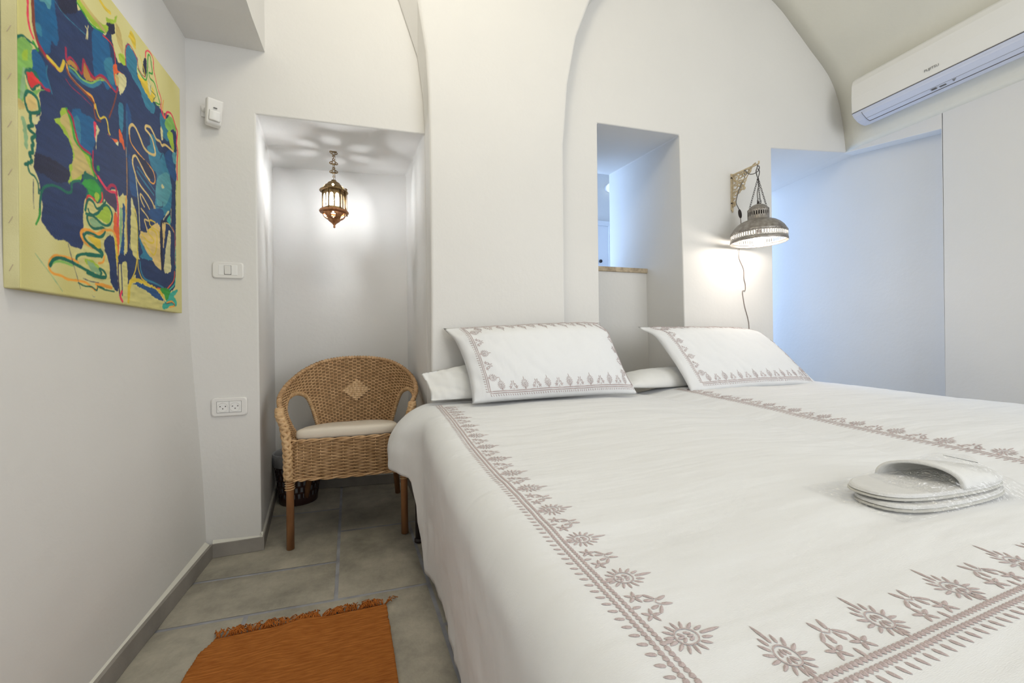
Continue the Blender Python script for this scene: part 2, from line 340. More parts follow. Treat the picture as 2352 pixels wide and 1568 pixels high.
while y < 3.5:
    x = 0.45
    while x < 3.5: rects.append((x, min(x + 0.6, 3.5), y, y + 0.4)); x += 0.6 if (k + int(x * 3)) % 2 else 0.45
    y += 0.4; k += 1
mb = MB()
for (x0, x1, y0, y1) in rects:
    if x1 - x0 < 0.03 or y1 - y0 < 0.03: continue
    g = 0.0065; nu = max(3, int((x1 - x0) / 0.035)); nv = max(3, int((y1 - y0) / 0.035)); h0 = random.uniform(-0.0008, 0.0004)
    def tf(u, v):
        x = lerp(x0 + g, x1 - g, u); y = lerp(y0 + g, y1 - g, v); X, Y = sh(x, y)
        ed = min(u * (x1 - x0), (1 - u) * (x1 - x0), v * (y1 - y0), (1 - v) * (y1 - y0))
        if ed < 1e-6: X += 0.0016 * nz(X, Y, 1, 38); Y += 0.0016 * nz(X, Y, 9, 38)
        z = h0 - 0.0048 * (1 - ss(0, 0.028, ed + 0.012 * nz(X, Y, 2, 22))) + 0.0007 * nz(X, Y, 4, 12)
        return (X, Y, z)
    mb.grid(tf, nu, nv)
fl = mb.build('floor', M['tile'], smooth=True, merge=False, recalc=False); struct(fl)
mb = MB(); mb.box(-0.95, 3.45, -2.25, 3.55, -0.05, -0.0060)
gr = mb.build('grout_bed', M['grout'], fl)

# passage door seen through the recess, and its round wall lamp
mb = MB(); mb.box(1.30, 1.36, 3.375, 3.40, 0, 2.0); mb.box(2.115, 2.158, 3.375, 3.40, 0, 2.0); mb.box(1.30, 2.158, 3.372, 3.40, 1.965, 2.01)
d1 = struct(mb.build('door_1', M['door_white'], bevel=0.004))
mb = MB(); mb.box(1.36, 2.115, 3.385, 3.40, 0.01, 1.965); mb.build('door_panel', M['door_white'], d1, bevel=0.003)
mb = MB(); mb.sphere((2.02, 3.365, 1.625), 0.016); mb.tube([(2.02, 3.37, 1.625), (2.02, 3.386, 1.625)], 0.007); mb.build('door_knob', M['iron'], d1, smooth=True)
sl = thing('wall_lamp', 'small round glass lamp on the blue-lit wall beyond the opening over the bed', 'lamp', (2.125, 3.40, 2.33))
mb = MB(); mb.lathe([(0.0, 0), (0.035, 0), (0.035, 0.012), (0.0, 0.012)], 20); o = mb.build('base', M['door_white'], sl, smooth=True); o.rotation_euler = (PI / 2, 0, 0)
mb = MB(); mb.sphere((0, -0.05, -0.01), 0.042, 18, 12); mb.build('glass_globe', M['sconce'], sl, smooth=True)

# ------------------------------------------------------------------ painting on the left wall
ART = '''P|navy|0|51,1046 50,723 56,660 75,629 48,603 51,563 74,549 81,532 73,501 77,476 61,448 58,415 60,374 51,324 66,287 73,258 80,223 81,181 108,160 137,147 168,154 204,144 243,143 259,164 264,262 277,303 331,319 441,378 467,359 501,365 506,108 545,70 638,96 778,72 899,93 933,177 944,580 959,738 939,819 875,825 815,814 723,819 639,838 592,865 541,920 518,853 470,818 432,871 437,928 401,905 390,859 319,839 266,854 238,865 244,1229
P|blue|0|56,809 60,687 75,643 96,631 118,640 124,674 147,678 154,711 143,760 140,797 133,866
P|lteal|0|69,800 76,752 98,760 114,752 123,773 126,824
P|teal|0|60,682 75,692 88,684 83,663 67,664
P|dark|0|141,854 161,788 198,797 237,828 241,854 242,928
S|teal|1.5|137,795 173,784 236,787 281,791
P|blue|0|322,831 345,850 384,855 417,826 424,766 406,688 361,703 327,695 327,743 317,770
P|blue|0|321,831 366,850 406,847 418,813 439,798 439,765 455,714 416,707 379,717 328,694 318,771
P|teal|0|380,764 422,806 439,784 447,733 421,719 400,730
P|dark|0|403,908 446,931 450,901 428,883 403,881
P|blue|0|48,606 74,615 95,602 108,572 116,547 108,535 78,540 63,558 49,559
P|lime|0|239,861 264,852 303,847 345,852 392,863 410,898 345,874 286,873 255,880
S|tan|9|262,881 308,875 353,873 384,869
S|green|4|241,859 271,851 318,842 384,862
S|yellow|8|360,950 392,945 421,951
P|lime|0|395,916 407,908 451,936 465,969 442,942 416,928
P|yellow|0|564,981 594,962 589,933 554,947 544,950
P|tan|0|455,937 487,934 504,883 494,862 463,891
P|lime|0|471,846 508,861 522,833 484,828
P|teal|0|524,906 543,921 593,911 609,905 602,845 634,826 678,818 737,804 700,768 666,764 623,800 581,813 541,831 522,845
P|yellow|0|603,850 646,856 679,866 703,868 738,859 750,832 725,804 690,808 645,824 623,836
P|pale|0|693,956 717,978 728,946 703,908 703,881 720,861 713,825 696,838 685,869 680,909
P|dark|0|658,936 676,946 681,914 668,876 646,890
S|pink|4|670,950 676,975 705,990 735,980 740,942 758,910 776,884 801,863 807,838
S|green|4.5|608,871 640,861 674,866 686,912 693,969 711,974 722,943 727,919 698,905 709,890 739,892 757,880 775,856 794,832 755,819
S|gdark|2|714,868 714,847 756,846 737,823 737,807 793,820
S|crim|3|522,835 518,877 523,899 543,921 573,919 604,902 614,877 640,868 665,872
S|yellow|3|625,930 658,896 663,878
S|red|2.5|378,849 406,853 436,849 449,826 452,791
P|orred|0|439,788 461,803 465,785 502,793 465,775 460,744 460,728 447,733 439,761
P|pale|0|465,775 521,794 516,750 482,713 469,735
P|tan|0|447,761 465,768 474,747 460,730
P|lgreen|0|-5,602 17,620 39,621 51,615 46,598 48,560 25,546 25,513 32,496 12,456 -2,459 -10,492 -5,544 -8,576
P|sage|0|13,538 23,543 25,510 20,481 5,457 8,501
P|lime|0|16,587 33,597 33,575 16,563
P|tan|0|-4,461 14,457 21,445 0,435
P|sage|0|7,415 21,421 30,384 30,349 20,352 16,385
S|gdark|4|-5,597 -1,609 17,623 36,623 56,625
S|green|6|54,629 69,619
P|gdark|0|25,544 40,556 63,558 84,541 68,522 57,507 42,503 30,516 23,529
P|red|0|29,538 43,548 63,546 84,539 68,530 47,510 35,515
S|crim|5|81,538 97,533 113,538
P|lgreen|0|49,500 73,521 97,530 73,514 59,496 54,497
S|teal|2|106,599 103,573 116,551 125,535
S|pink|5|33,757 35,713 35,680 42,655 54,640
S|brown|7|50,768 53,718 55,695 57,671 64,651 74,636 90,624 118,618 155,615
S|crim|4|69,640 85,632 101,623 129,617 155,613
S|yellow|7|109,624 135,620 161,618 177,650
P|sienna|0|189,665 215,676 238,671 241,662 214,658 195,655
P|sienna|0|276,705 290,696 308,678 338,681 296,662 268,661
S|crim|4.5|186,693 189,663 208,680 234,675 261,663 269,709 283,700 311,687 334,688 358,710 390,718
S|lgreen|4|201,650 227,653 261,647 307,659 342,686 381,709
S|teal|7|198,643 227,641 268,640 315,655 361,692
S|crim|5|288,699 309,683 332,687 359,711 391,719 420,710 455,707 464,728
S|sienna|3|336,687 363,706 395,710 420,705
S|orange|5|189,649 198,629 227,620 271,617 314,620 328,593
S|brown|5|189,635 204,624 243,617 288,613 321,606
S|crim|1.5|185,606 210,598 260,597 310,592
S|yellow|4|330,606 341,585 357,575 381,590 397,584 405,556 413,548
S|brown|5|322,589 333,564 357,566
S|brown|4|460,710 436,652 410,603
S|gdark|6|24,457 36,444 72,461 72,480 65,493 44,497 29,491 22,473 25,456
P|peach|0|29,481 44,490 62,485 61,464 36,452 25,467
P|peach|0|29,461 62,475 64,466 41,450
P|pale|0|46,436 72,452 82,466 71,439 61,427 48,427
S|gdark|7|41,444 41,423 48,416 33,406 38,400 55,395 45,380 50,370 45,361 47,348 37,342 39,334
P|gdark|0|19,311 44,331 52,325 36,310 19,304
S|gdark|4|28,311 36,293 54,289 66,275 69,251
P|dark|0|55,345 70,355 125,359 196,352 190,321 141,301 91,306 54,310
P|lime|0|132,472 156,487 159,505 184,527 193,521 218,491 240,449 278,435 310,426 321,396 336,375 263,365 249,346 212,330 196,317 190,323 199,346 194,369 210,379 213,410 198,439 179,449 161,461 138,463
P|tan|0|156,483 187,511 202,484 217,451 244,438 274,421 295,400 313,376 263,367 209,333 210,377 220,408 201,445 177,467
S|green|6|187,524 212,492 224,454 257,439 296,433 310,405 325,380
P|blue|0|209,527 246,552 266,548 320,552 319,511 327,492 315,462 307,442 254,446 234,468 218,495
P|teal|0|218,511 245,524 251,453 231,471
S|crim|5|193,521 212,512 224,482 247,447 300,441
P|pink|0|322,544 335,545 331,507 327,497
P|pale|0|335,545 354,534 338,514 332,469 331,502
S|crim|4|315,455 314,406 336,388 375,366
S|gdark|2|321,387 336,382 344,378
P|green|0|337,416 348,421 350,406 340,405
P|gdark|0|263,367 277,379 324,378 363,362 374,339 366,310 338,294 308,309 286,309 275,291 276,331 232,329 262,343
P|green|0|255,340 298,365 343,360 358,339 342,308 323,315 294,313 280,330
P|lime|0|327,334 347,331 338,305 323,313
S|gdark|5|79,258 90,274 118,288 153,292 183,289 205,298 209,325 245,341
S|gdark|5|77,257 73,227 72,200
S|green|4|71,211 70,193 57,169
S|red|4.5|274,278 286,309 312,310 338,298 362,320 362,342
P|cream|0|265,277 297,281 374,307 381,251 400,234 421,170 428,103 394,75 275,70 208,120 252,134 265,182
P|cream|0|273,279 356,306 430,314 437,242 407,217 369,182 392,129 400,76 313,65 270,121
P|mauve|0|372,361 414,360 448,362 451,307 421,313 388,321 372,332
P|sage|0|294,245 324,248 366,237 320,224 294,230
P|lime|0|324,261 363,291 380,311 408,306 412,270 395,253 366,252
S|gdark|6|271,263 286,298 312,299 334,284 366,302 382,319
S|gdark|6|276,253 302,255 336,271 359,294 380,309 404,307 421,288 412,259 386,244 354,245 316,255 287,254 281,240 294,224 319,219 362,231 378,226 362,205 334,197 301,198 279,197
S|gdark|4|286,270 296,260 322,263 350,283 365,292
S|orange|7|306,160 270,166 249,185 260,201 295,207 333,205 368,224
S|orange|5|279,202 308,198 346,208 374,228
S|gdark|6|355,138 363,150 343,162 288,168 263,182 277,197 306,201 344,199 372,214
P|yellow|0|288,187 348,189 351,164 321,168
P|yellow|0|286,186 323,186 349,165 334,162 300,173
S|gdark|6.5|224,105 228,118 252,128 294,136 355,142
S|gdark|6.5|278,131 352,140 349,152 293,165
S|orange|5|340,116 364,124 372,143
P|lime|0|265,112 305,119 346,100 350,83 312,88
P|sage|0|277,114 314,107 348,91 344,80 299,88
S|orange|5|234,100 205,106 161,106 129,102 109,86 106,65 120,54 155,52 185,46 233,48 271,47 303,36 322,30 337,46 369,50
S|lgreen|5|115,76 132,87 161,91 205,88
S|gdark|7|110,73 123,90 152,100 192,98 238,91 293,81 338,75 377,77
S|gdark|6|277,77 320,72 367,74 381,83 367,96 344,99 355,88 351,83
S|orange|8|324,49 367,50 412,48
S|gdark|3.5|233,42 264,36 300,38 326,30 337,42 369,41
S|gdark|4|331,44 374,37 429,37
P|midb|0|303,13 318,10 310,6
S|navy|2|257,58 293,54 338,55
P|navy|0|390,209 411,219 432,213 440,174 448,115 455,44 425,50 404,77 401,126 369,178
P|orred|0|428,240 438,298 460,282 465,213 457,140 449,185 436,214
S|orange|6|382,229 420,236 441,220 449,175
P|yellow|0|434,219 447,214 457,149 452,106 446,140
S|pink|6|342,386 377,367 409,361 444,367 457,341 460,305
S|crim|7|397,366 418,384 444,386 453,363
S|pink|6|456,316 460,289 455,260
P|cream|0|461,354 513,379 519,359 515,261 473,252 470,321
S|orange|4|515,377 512,352 514,317
P|midb|0|488,339 507,330 505,234 499,185 470,137 469,188 487,253
P|sage|0|470,320 488,315 481,229 472,189 468,249
P|cream|0|504,301 516,289 521,189 516,181 499,187
S|sienna|3|514,327 517,261 521,189
P|navy|0|522,349 546,341 548,204 573,189 572,154 551,106 526,81 517,125 508,143 461,133 467,169 518,183
S|pale|1.5|533,215 538,202
P|cream|0|484,137 513,144 518,77 514,9 491,7 492,88
S|navy|4|475,133 479,87 482,30
S|mauve|5|457,135 456,84 464,28
S|pink|7|478,42 468,24 482,9
P|cream|0|526,76 546,95 576,112 586,98 684,79 807,39 800,5 514,9
S|sienna|2.5|516,546 520,504 521,456 520,383
P|orred|0|473,592 489,580 502,560 506,533 488,549 472,552
P|orred|0|400,544 421,540 456,550 461,543 443,535
P|pale|0|456,541 465,545 463,532 447,533
P|teal|0|468,672 500,688 499,620 489,587 475,605
P|midb|0|519,697 548,687 558,661 537,608 521,577
S|teal|2|524,675 524,578 520,514
P|midb|0|535,534 564,496 584,458 603,408 552,393 534,460
P|pale|0|552,383 576,350 591,329 550,319
P|cream|0|551,342 576,349 596,294 599,193 609,175 572,174 543,208 544,267
S|yellow|4|576,349 586,316 595,278 594,213 588,171 571,124 535,79 520,44 524,10
S|gdark|2|576,334 596,294 596,203
S|pale|3|579,486 593,431 605,371 611,283
P|teal|0|677,774 743,803 742,772 718,758 683,766
P|teal|0|793,796 839,795 865,778 892,731 857,710 817,714 798,748
P|lgreen|0|838,771 873,819 916,830 953,807 944,783 922,785 879,760
P|teal|0|746,684 758,648 795,635 822,645 854,599 888,568 901,498 870,411 751,379 747,479 755,537 713,549 679,606 703,636 698,669
P|lteal|0|767,527 854,576 888,553 894,511 837,436 765,413 747,465
P|pale|0|805,514 825,506 811,495 799,501
S|navy|2.5|788,607 815,645
S|navy|2.5|752,408 806,420 810,440
P|midb|0|835,644 891,689 912,662 948,618 946,572 903,572 854,605
P|lime|0|858,740 907,767 928,728 927,691 899,704
P|pale|0|798,742 817,734 816,699 800,698
S|pink|6|800,833 812,805 839,797 860,830 909,842 953,807 967,792 958,740 969,708 959,637 962,583
S|orange|4|827,863 819,826 839,795
P|lteal|0|912,680 946,693 948,645 919,646
S|peach|6.5|541,605 542,627 562,646 588,645 619,625 651,600 696,596 744,609 739,635 716,663 686,672 664,675 670,689 705,699 734,687 758,675 790,680 809,671 843,687 920,689
S|orange|3.5|541,605 551,580 586,566 633,557 684,549 725,537 742,510 729,490 694,489 660,504 627,526 596,540
P|dark|0|581,552 672,553 730,517 694,500 638,527
S|peach|5.5|579,481 564,506 565,531 585,544 611,533 660,504 694,492
S|peach|5|579,481 599,458 636,442 681,429 722,409 739,376
S|teal|5|595,492 637,475 728,446
S|teal|3|600,509 671,487 735,464
S|peach|4|657,371 625,395 617,414 630,415 669,395 703,373 736,373 742,394 734,405
S|peach|4|624,362 673,346 685,333 656,332 656,308 672,291
P|navy|0|613,359 691,380 751,375 809,378 782,332 678,303 633,282
P|midb|0|680,372 803,411 815,374 788,337 726,341
S|peach|4|624,364 673,346 682,333 650,330 661,309 678,289
P|peach|0|622,279 661,283 690,305 750,339 782,335 794,313 785,227 790,167 759,167 687,196 659,215 611,251
S|yellow|5|627,270 671,254 712,254 724,270 678,287 701,305 749,297 748,242 723,210 688,220 643,243
S|yellow|4|738,341 696,339 690,324 713,316 768,310 786,266
P|teal|0|600,254 632,235 665,210 711,192 687,183 609,182 631,204
P|dark|0|789,356 835,359 820,302 799,235 817,171 797,168 782,232
P|peach|0|801,348 835,359 827,309 812,255 807,299
P|pale|0|868,338 885,322 880,244 885,181 871,163 816,159 824,217 839,266
P|turq|0|849,380 881,408 883,371 862,372
P|pale|0|815,369 870,417 843,404
S|dark|4|815,357 870,406 892,435
S|pale|2|892,435 890,376
S|tan|3|821,359 869,365 918,344
S|teal|5|609,165 619,130 651,107 720,102 808,93
S|yellow|3|593,172 598,137 624,106 662,97
P|yellow|0|546,95 586,101 685,92 751,84 795,77 820,46 781,59 738,77 662,82 596,87 555,82 540,65 529,11 517,10 520,63
P|midb|0|555,77 596,87 662,82 744,75 807,42 756,40 673,59 586,75
S|orred|3.5|921,174 913,137 869,106 828,87 751,84
S|orred|2|904,361 929,325 926,205
P|green|0|776,84 862,93 875,63 840,39 814,62
P|turq|0|876,77 942,99 949,88 911,66 933,56 940,27 874,22 826,7 800,8 800,25 847,48
S|turq|4|928,145 920,120 869,91
S|turq|3|935,284 930,236 937,192
S|orange|5|840,33 889,43 918,28 867,18
S|navy|2|813,40 833,30 896,38 925,25
S|pale|3|281,816 292,810 291,785
S|pale|2|296,827 284,780
S|lime|2|958,576 949,512 943,430
S|sage|1.5|53,94 87,68 120,43 160,10
S|navy|1.5|49,280 48,231 50,207
S|navy|1.5|187,146 211,91 230,54 243,27'''
PAL = {'cream': (206, 198, 128), 'pale': (208, 202, 150), 'navy': (38, 56, 96), 'dark': (36, 40, 66), 'blue': (22, 92, 140), 'teal': (50, 122, 150), 'lteal': (84, 150, 160), 'gdark': (22, 104, 84), 'green': (52, 150, 60), 'lime': (160, 190, 60), 'lgreen': (128, 180, 90), 'sage': (140, 176, 130), 'red': (220, 56, 56), 'crim': (170, 36, 72), 'pink': (225, 60, 90), 'orange': (232, 160, 62), 'yellow': (216, 188, 60), 'peach': (216, 188, 120), 'brown': (130, 66, 50), 'sienna': (180, 130, 60), 'orred': (225, 100, 50), 'tan': (196, 176, 110), 'turq': (60, 170, 150), 'mauve': (70, 58, 84), 'midb': (34, 78, 128)}
NY, NZ_ = 400, 460
CW, CH = 0.745, 0.85
def crv(pts, closed, n=6):
    P = np.array(pts, float)
    if len(P) < 3: return P
    out = []; k = len(P)
    for i in range(k if closed else k - 1):
        p0 = P[(i - 1) % k] if (closed or i > 0) else P[0]; p1 = P[i]; p2 = P[(i + 1) % k]; p3 = P[(i + 2) % k] if (closed or i + 2 < k) else P[-1]
        for j in range(n):
            t = j / n; out.append(0.5 * ((2 * p1) + (p2 - p0) * t + (2 * p0 - 5 * p1 + 4 * p2 - p3) * t * t + (3 * p1 - p0 - 3 * p2 + p3) * t ** 3))
    if not closed: out.append(P[-1])
    return np.array(out)
def vnoise(shape, sy, sz, seed):
    rng = np.random.RandomState(seed); gy = max(2, int(shape[1] / sy) + 2); gz = max(2, int(shape[0] / sz) + 2); g = rng.rand(gz, gy)
    a = np.linspace(0, gz - 1.001, shape[0]); b = np.linspace(0, gy - 1.001, shape[1]); ai = a.astype(int); bi = b.astype(int); af = (a - ai)[:, None]; bf = (b - bi)[None, :]
    af = af * af * (3 - 2 * af); bf = bf * bf * (3 - 2 * bf)
    return g[ai][:, bi] * (1 - af) * (1 - bf) + g[ai + 1][:, bi] * af * (1 - bf) + g[ai][:, bi + 1] * (1 - af) * bf + g[ai + 1][:, bi + 1] * af * bf
def paint():
    U, V = np.meshgrid(np.linspace(0, CW, NY + 1), np.linspace(0, CH, NZ_ + 1))
    sh_ = U.shape
    img = np.zeros(sh_ + (3,)); base = np.array(lin(PAL['cream'])); base2 = np.array(lin((216, 210, 150)))
    nn = vnoise(sh_, 40, 60, 1)[..., None]; img[:] = base * (1 - nn) + base2 * nn
    wob = (vnoise(sh_, 5, 5, 2) - 0.5) * 0.0055 + (vnoise(sh_, 2, 2, 3) - 0.5) * 0.003
    streak = vnoise(sh_, 26, 3, 4) * 0.6 + vnoise(sh_, 9, 5, 5) * 0.4
    for ln in ART.strip().split('\n'):
        kind, col, wd, ps = ln.split('|'); pts = [tuple(int(q) / 1000 for q in p.split(',')) for p in ps.split()]
        pts = [(a * CW, b * CH) for a, b in pts]; c = np.array(lin(PAL[col])); closed = kind == 'P'; C_ = crv(pts, closed)
        mg = 0.02; u0, v0 = C_.min(0) - mg; u1, v1 = C_.max(0) + mg
        i0, i1 = [int(np.clip(q / CW * NY, 0, NY)) for q in (u0, u1)]; j0, j1 = [int(np.clip(q / CH * NZ_, 0, NZ_)) for q in (v0, v1)]
        if i1 <= i0 or j1 <= j0: continue
        i1 += 1; j1 += 1
        uu = U[j0:j1, i0:i1]; vv = V[j0:j1, i0:i1]; d = np.full(uu.shape, 9.0); ins = np.zeros(uu.shape, bool)
        a = C_; b = np.roll(C_, -1, 0) if closed else C_[1:]; a = a if closed else C_[:-1]
        for p, q in zip(a, b):
            e = q - p; L2 = max(1e-12, e @ e); t = np.clip(((uu - p[0]) * e[0] + (vv - p[1]) * e[1]) / L2, 0, 1)
            d = np.minimum(d, np.hypot(uu - p[0] - t * e[0], vv - p[1] - t * e[1]))
            if closed and p[1] != q[1]:
                cnd = ((p[1] > vv) != (q[1] > vv)); ins ^= cnd & (uu < (q[0] - p[0]) * (vv - p[1]) / (q[1] - p[1]) + p[0])
        sd = np.where(ins, -d, d) + wob[j0:j1, i0:i1] * (0.8 if closed else 0.25) if closed else d - float(wd) * 0.00062 + wob[j0:j1, i0:i1] * 0.22
        al = np.clip(0.5 - sd / 0.0022, 0, 1)[..., None]
        s = streak[j0:j1, i0:i1][..., None]; cc = c * (0.80 + 0.42 * s)
        img[j0:j1, i0:i1] = img[j0:j1, i0:i1] * (1 - al) + cc * al
    return img
img = paint() * 1.0
PX, PY, PZ = -0.69, 1.12, 1.0
pt = thing('canvas_painting', 'large unframed abstract canvas in navy, yellow and red hanging on the left wall', 'painting', (-0.72, PY + CW / 2, PZ))
NYv, NZv = NY + 1, NZ_ + 1
yy, zz = np.meshgrid(np.linspace(0, CW, NYv), np.linspace(0, CH, NZv))
co = np.stack([np.full(yy.shape, PX + 0.72) - 0.0012 * (np.minimum(np.minimum(yy, CW - yy), np.minimum(zz, CH - zz)) < 0.001), yy - CW / 2, zz], -1).reshape(-1, 3)
idx = np.arange(NYv * NZv).reshape(NZv, NYv); qf = np.stack([idx[:-1, :-1], idx[:-1, 1:], idx[1:, 1:], idx[1:, :-1]], -1).reshape(-1, 4)
me = bpy.data.meshes.new('painted_canvas'); me.vertices.add(len(co)); me.vertices.foreach_set('co', co.ravel()); me.loops.add(qf.size); me.loops.foreach_set('vertex_index', qf.ravel())
me.polygons.add(len(qf)); me.polygons.foreach_set('loop_start', np.arange(0, qf.size, 4)); me.polygons.foreach_set('loop_total', np.full(len(qf), 4)); me.update(calc_edges=True)
at = me.color_attributes.new('paint', 'FLOAT_COLOR', 'POINT'); rgba = np.ones((len(co), 4)); rgba[:, :3] = img.reshape(-1, 3); at.data.foreach_set('color', rgba.ravel())
mp_ = mat('canvas_paint', (0.5, 0.5, 0.5), 0.6, bump=0.0006, bscale=420, spec=0.25); nt = mp_.node_tree; an = nt.nodes.new('ShaderNodeAttribute'); an.attribute_name = 'paint'
nt.links.new(an.outputs['Color'], nt.nodes['Principled BSDF'].inputs['Base Color']); me.materials.append(mp_)
me.polygons.foreach_set('use_smooth', [True] * len(me.polygons))
o = bpy.data.objects.new('painted_canvas', me); COLL.objects.link(o); o.parent = pt
mb = MB(); mb.box(0.002, 0.0292, -CW / 2, CW / 2, 0, CH); mb.build('stretcher_edge', M['canvas_side'], pt, bevel=0.003)
mb = MB(); mb.tube([(0.013, -CW / 2 - 0.0006, 0), (0.019, -CW / 2 - 0.0006, 0.014)], 0.0006, 4); st0 = mb.build('staple', M['sill'], pt)
def dup_part(o, loc):
    c = o.copy(); COLL.objects.link(c); c.parent = o.parent; c.location = loc; return c
st0.location = (0, 0, 0.035)
for q in range(1, 9): dup_part(st0, (0, 0, 0.035 + q * 0.098))

# ------------------------------------------------------------------ motion sensor, switch, socket
t = thing('motion_sensor', 'white wall-mounted motion sensor above the light switch', 'sensor', (-0.655, 2.0, 1.84))
mb = MB(); mb.box(-0.012, 0.012, -0.006, 0.0, -0.022, 0.024); mb.build('mounting_bracket', M['white_plastic'], t, bevel=0.002)
mb = MB(); mb.tube([(0, -0.004, 0.008), (0.012, -0.02, 0.004), (0.022, -0.03, 0.0)], 0.007, 10); mb.sphere((0.0, -0.006, 0.006), 0.011, 12, 8); mb.build('swivel_arm', M['white_plastic'], t, smooth=True)
mb = MB(); mb.hexa([(-0.026, -0.012, -0.042), (0.026, -0.012, -0.042), (0.026, 0.014, -0.052), (-0.026, 0.014, -0.052), (-0.028, -0.022, 0.052), (0.028, -0.022, 0.052), (0.028, 0.014, 0.052), (-0.028, 0.014, 0.052)])
hs = mb.build('sensor_housing', M['white_plastic'], t, bevel=0.006, segs=4); hs.location = (0.045, -0.045, -0.022); hs.rotation_euler = (R(14), 0, R(30))
mb = MB(); mb.grid(lambda u, v: (lerp(-0.019, 0.019, u), -0.0185 - 0.006 * math.sin(PI * u), lerp(-0.030, 0.008, v)), 12, 6); mb.build('lens', M['ac_white'], hs, smooth=True, solid=0.002)
mb = MB(); mb.tube([(-0.006, -0.0225, 0.018), (0.006, -0.0225, 0.018)], 0.0022, 6); mb.build('indicator', M['mark_grey'], hs)

def plate(mb, w_, h_, d, cr_):
    pts = []
    for (cx_, cz_, a0) in ((w_ / 2 - cr_, h_ / 2 - cr_, 0), (-w_ / 2 + cr_, h_ / 2 - cr_, 90), (-w_ / 2 + cr_, -h_ / 2 + cr_, 180), (w_ / 2 - cr_, -h_ / 2 + cr_, 270)):
        for k in range(7): a = R(a0 + k * 15); pts.append((cx_ + cr_ * math.cos(a), cz_ + cr_ * math.sin(a)))
    n = len(pts); vs = [(x, 0, z) for x, z in pts] + [(x * 0.985, -d * 0.75, z * 0.985) for x, z in pts] + [(x * 0.93, -d, z * 0.9) for x, z in pts]
    fs = [(i, (i + 1) % n, n + (i + 1) % n, n + i) for i in range(n)] + [(n + i, n + (i + 1) % n, 2 * n + (i + 1) % n, 2 * n + i) for i in range(n)] + [tuple(range(2 * n, 3 * n))]
    return mb.add(vs, fs)
t = thing('light_switch', 'white rectangular light switch with one rocker, on the pier', 'light switch', (-0.577, 1.9995, 1.19))
mb = MB(); plate(mb, 0.112, 0.068, 0.008, 0.012); mb.build('cover_plate', M['white_plastic'], t, smooth=False)
mb = MB(); mb.box(-0.034, 0.034, -0.0092, -0.006, -0.021, 0.021); mb.build('inner_frame', M['ac_white'], t, bevel=0.001)
mb = MB(); mb.hexa([(-0.0115, -0.0095, -0.018), (0.0115, -0.0095, -0.018), (0.0115, -0.006, -0.018), (-0.0115, -0.006, -0.018), (-0.0115, -0.0135, 0.018), (0.0115, -0.0135, 0.018), (0.0115, -0.006, 0.018), (-0.0115, -0.006, 0.018)]); mb.build('rocker', M['white_plastic'], t, bevel=0.001)
mb = MB(); mb.box(-0.0128, 0.0128, -0.0095, -0.0088, -0.0193, 0.0193); mb.build('rocker_gap', M['dark_gap'], t)
t = thing('wall_socket', 'white double power socket low on the pier', 'power socket', (-0.577, 1.9995, 0.62))
mb = MB(); plate(mb, 0.130, 0.078, 0.009, 0.014); mb.build('cover_plate', M['white_plastic'], t)
mb = MB(); mb.box(-0.0445, 0.0445, -0.0098, -0.008, -0.0235, 0.0235); mb.build('module_gap', M['mark_grey'], t)
for s in (-1, 1):
    mb = MB(); mb.box(-0.0215, 0.0215, -0.0115, -0.006, -0.0225, 0.0225); o = mb.build('socket_module', M['ac_white'], t, bevel=0.0012); o.location = (s * 0.022, 0, 0)
    mb = MB(); mb.lathe([(0.0195, 0.0), (0.0195, -0.0012), (0.0175, -0.0012), (0.0165, 0.0002), (0.0, 0.0002)], 28); q = mb.build('socket_ring', M['white_plastic'], o, smooth=False); q.location = (0, -0.0116, 0); q.rotation_euler = (-PI / 2, 0, 0)
    mb = MB()
    for (hx, hz) in ((-0.0095, 0.003), (0.0095, 0.003), (0, -0.0065)): mb.tube([(hx, -0.0119, hz), (hx, -0.0122, hz)], 0.0023, 10)
    mb.build('pin_holes', M['dark_gap'], o)

# ------------------------------------------------------------------ hanging lantern in the niche
LX, LY, LZ = -0.197, 2.36, 1.9
t = thing('hanging_lantern', 'small pierced brass lantern hanging on a chain in the niche', 'lantern', (LX, LY, 0))
z0 = 1.903
def crescent(mb, zc, s, rot, flip=1, y=0.0):      # openwork link: ring, two lobes, dotted base
    c, sn = math.cos(rot), math.sin(rot)
    def P3(x, z): return (x * c * s, x * sn * s, zc + z * s * flip)
    mb.tube([P3(0.005 * math.cos(a), 0.016 + 0.005 * math.sin(a)) for a in [2 * PI * i / 12 for i in range(12)]], 0.0022 * s, 6, closed=True)
    mb.tube(cr([P3(-0.001, 0.012), P3(-0.007, 0.006), P3(-0.017, 0.0), P3(-0.018, -0.006), P3(-0.010, -0.008), P3(0, -0.010), P3(0.010, -0.008), P3(0.018, -0.006), P3(0.017, 0.0), P3(0.007, 0.006), P3(0.001, 0.012)], 4), 0.0023 * s, 6)
    for x in (-0.007, 0.007): mb.tube([P3(x, 0.005), P3(x * 0.8, -0.004), P3(x * 0.4, -0.009)], 0.0018 * s, 5)
    mb.tube([P3(-0.012, -0.003), P3(0, -0.005), P3(0.012, -0.003)], 0.0018 * s, 5)
    for x in (-0.012, -0.004, 0.004, 0.012): mb.tube([P3(x + 0.0025 * math.cos(a), -0.010 + 0.0025 * math.sin(a) + abs(x) * 0.2) for a in [2 * PI * i / 8 for i in range(8)]], 0.0012 * s, 5, closed=True)
mb = MB(); mb.tube([(-0.016, 0, z0), (0.016, 0, z0)], 0.004, 8); crescent(mb, z0 - 0.012, 1.0, 0.35, -1); mb.tube([(0, 0, z0 - 0.012), (0, 0, z0 - 0.036)], 0.0012, 6); mb.build('ceiling_hook', M['brass'], t, smooth=True)
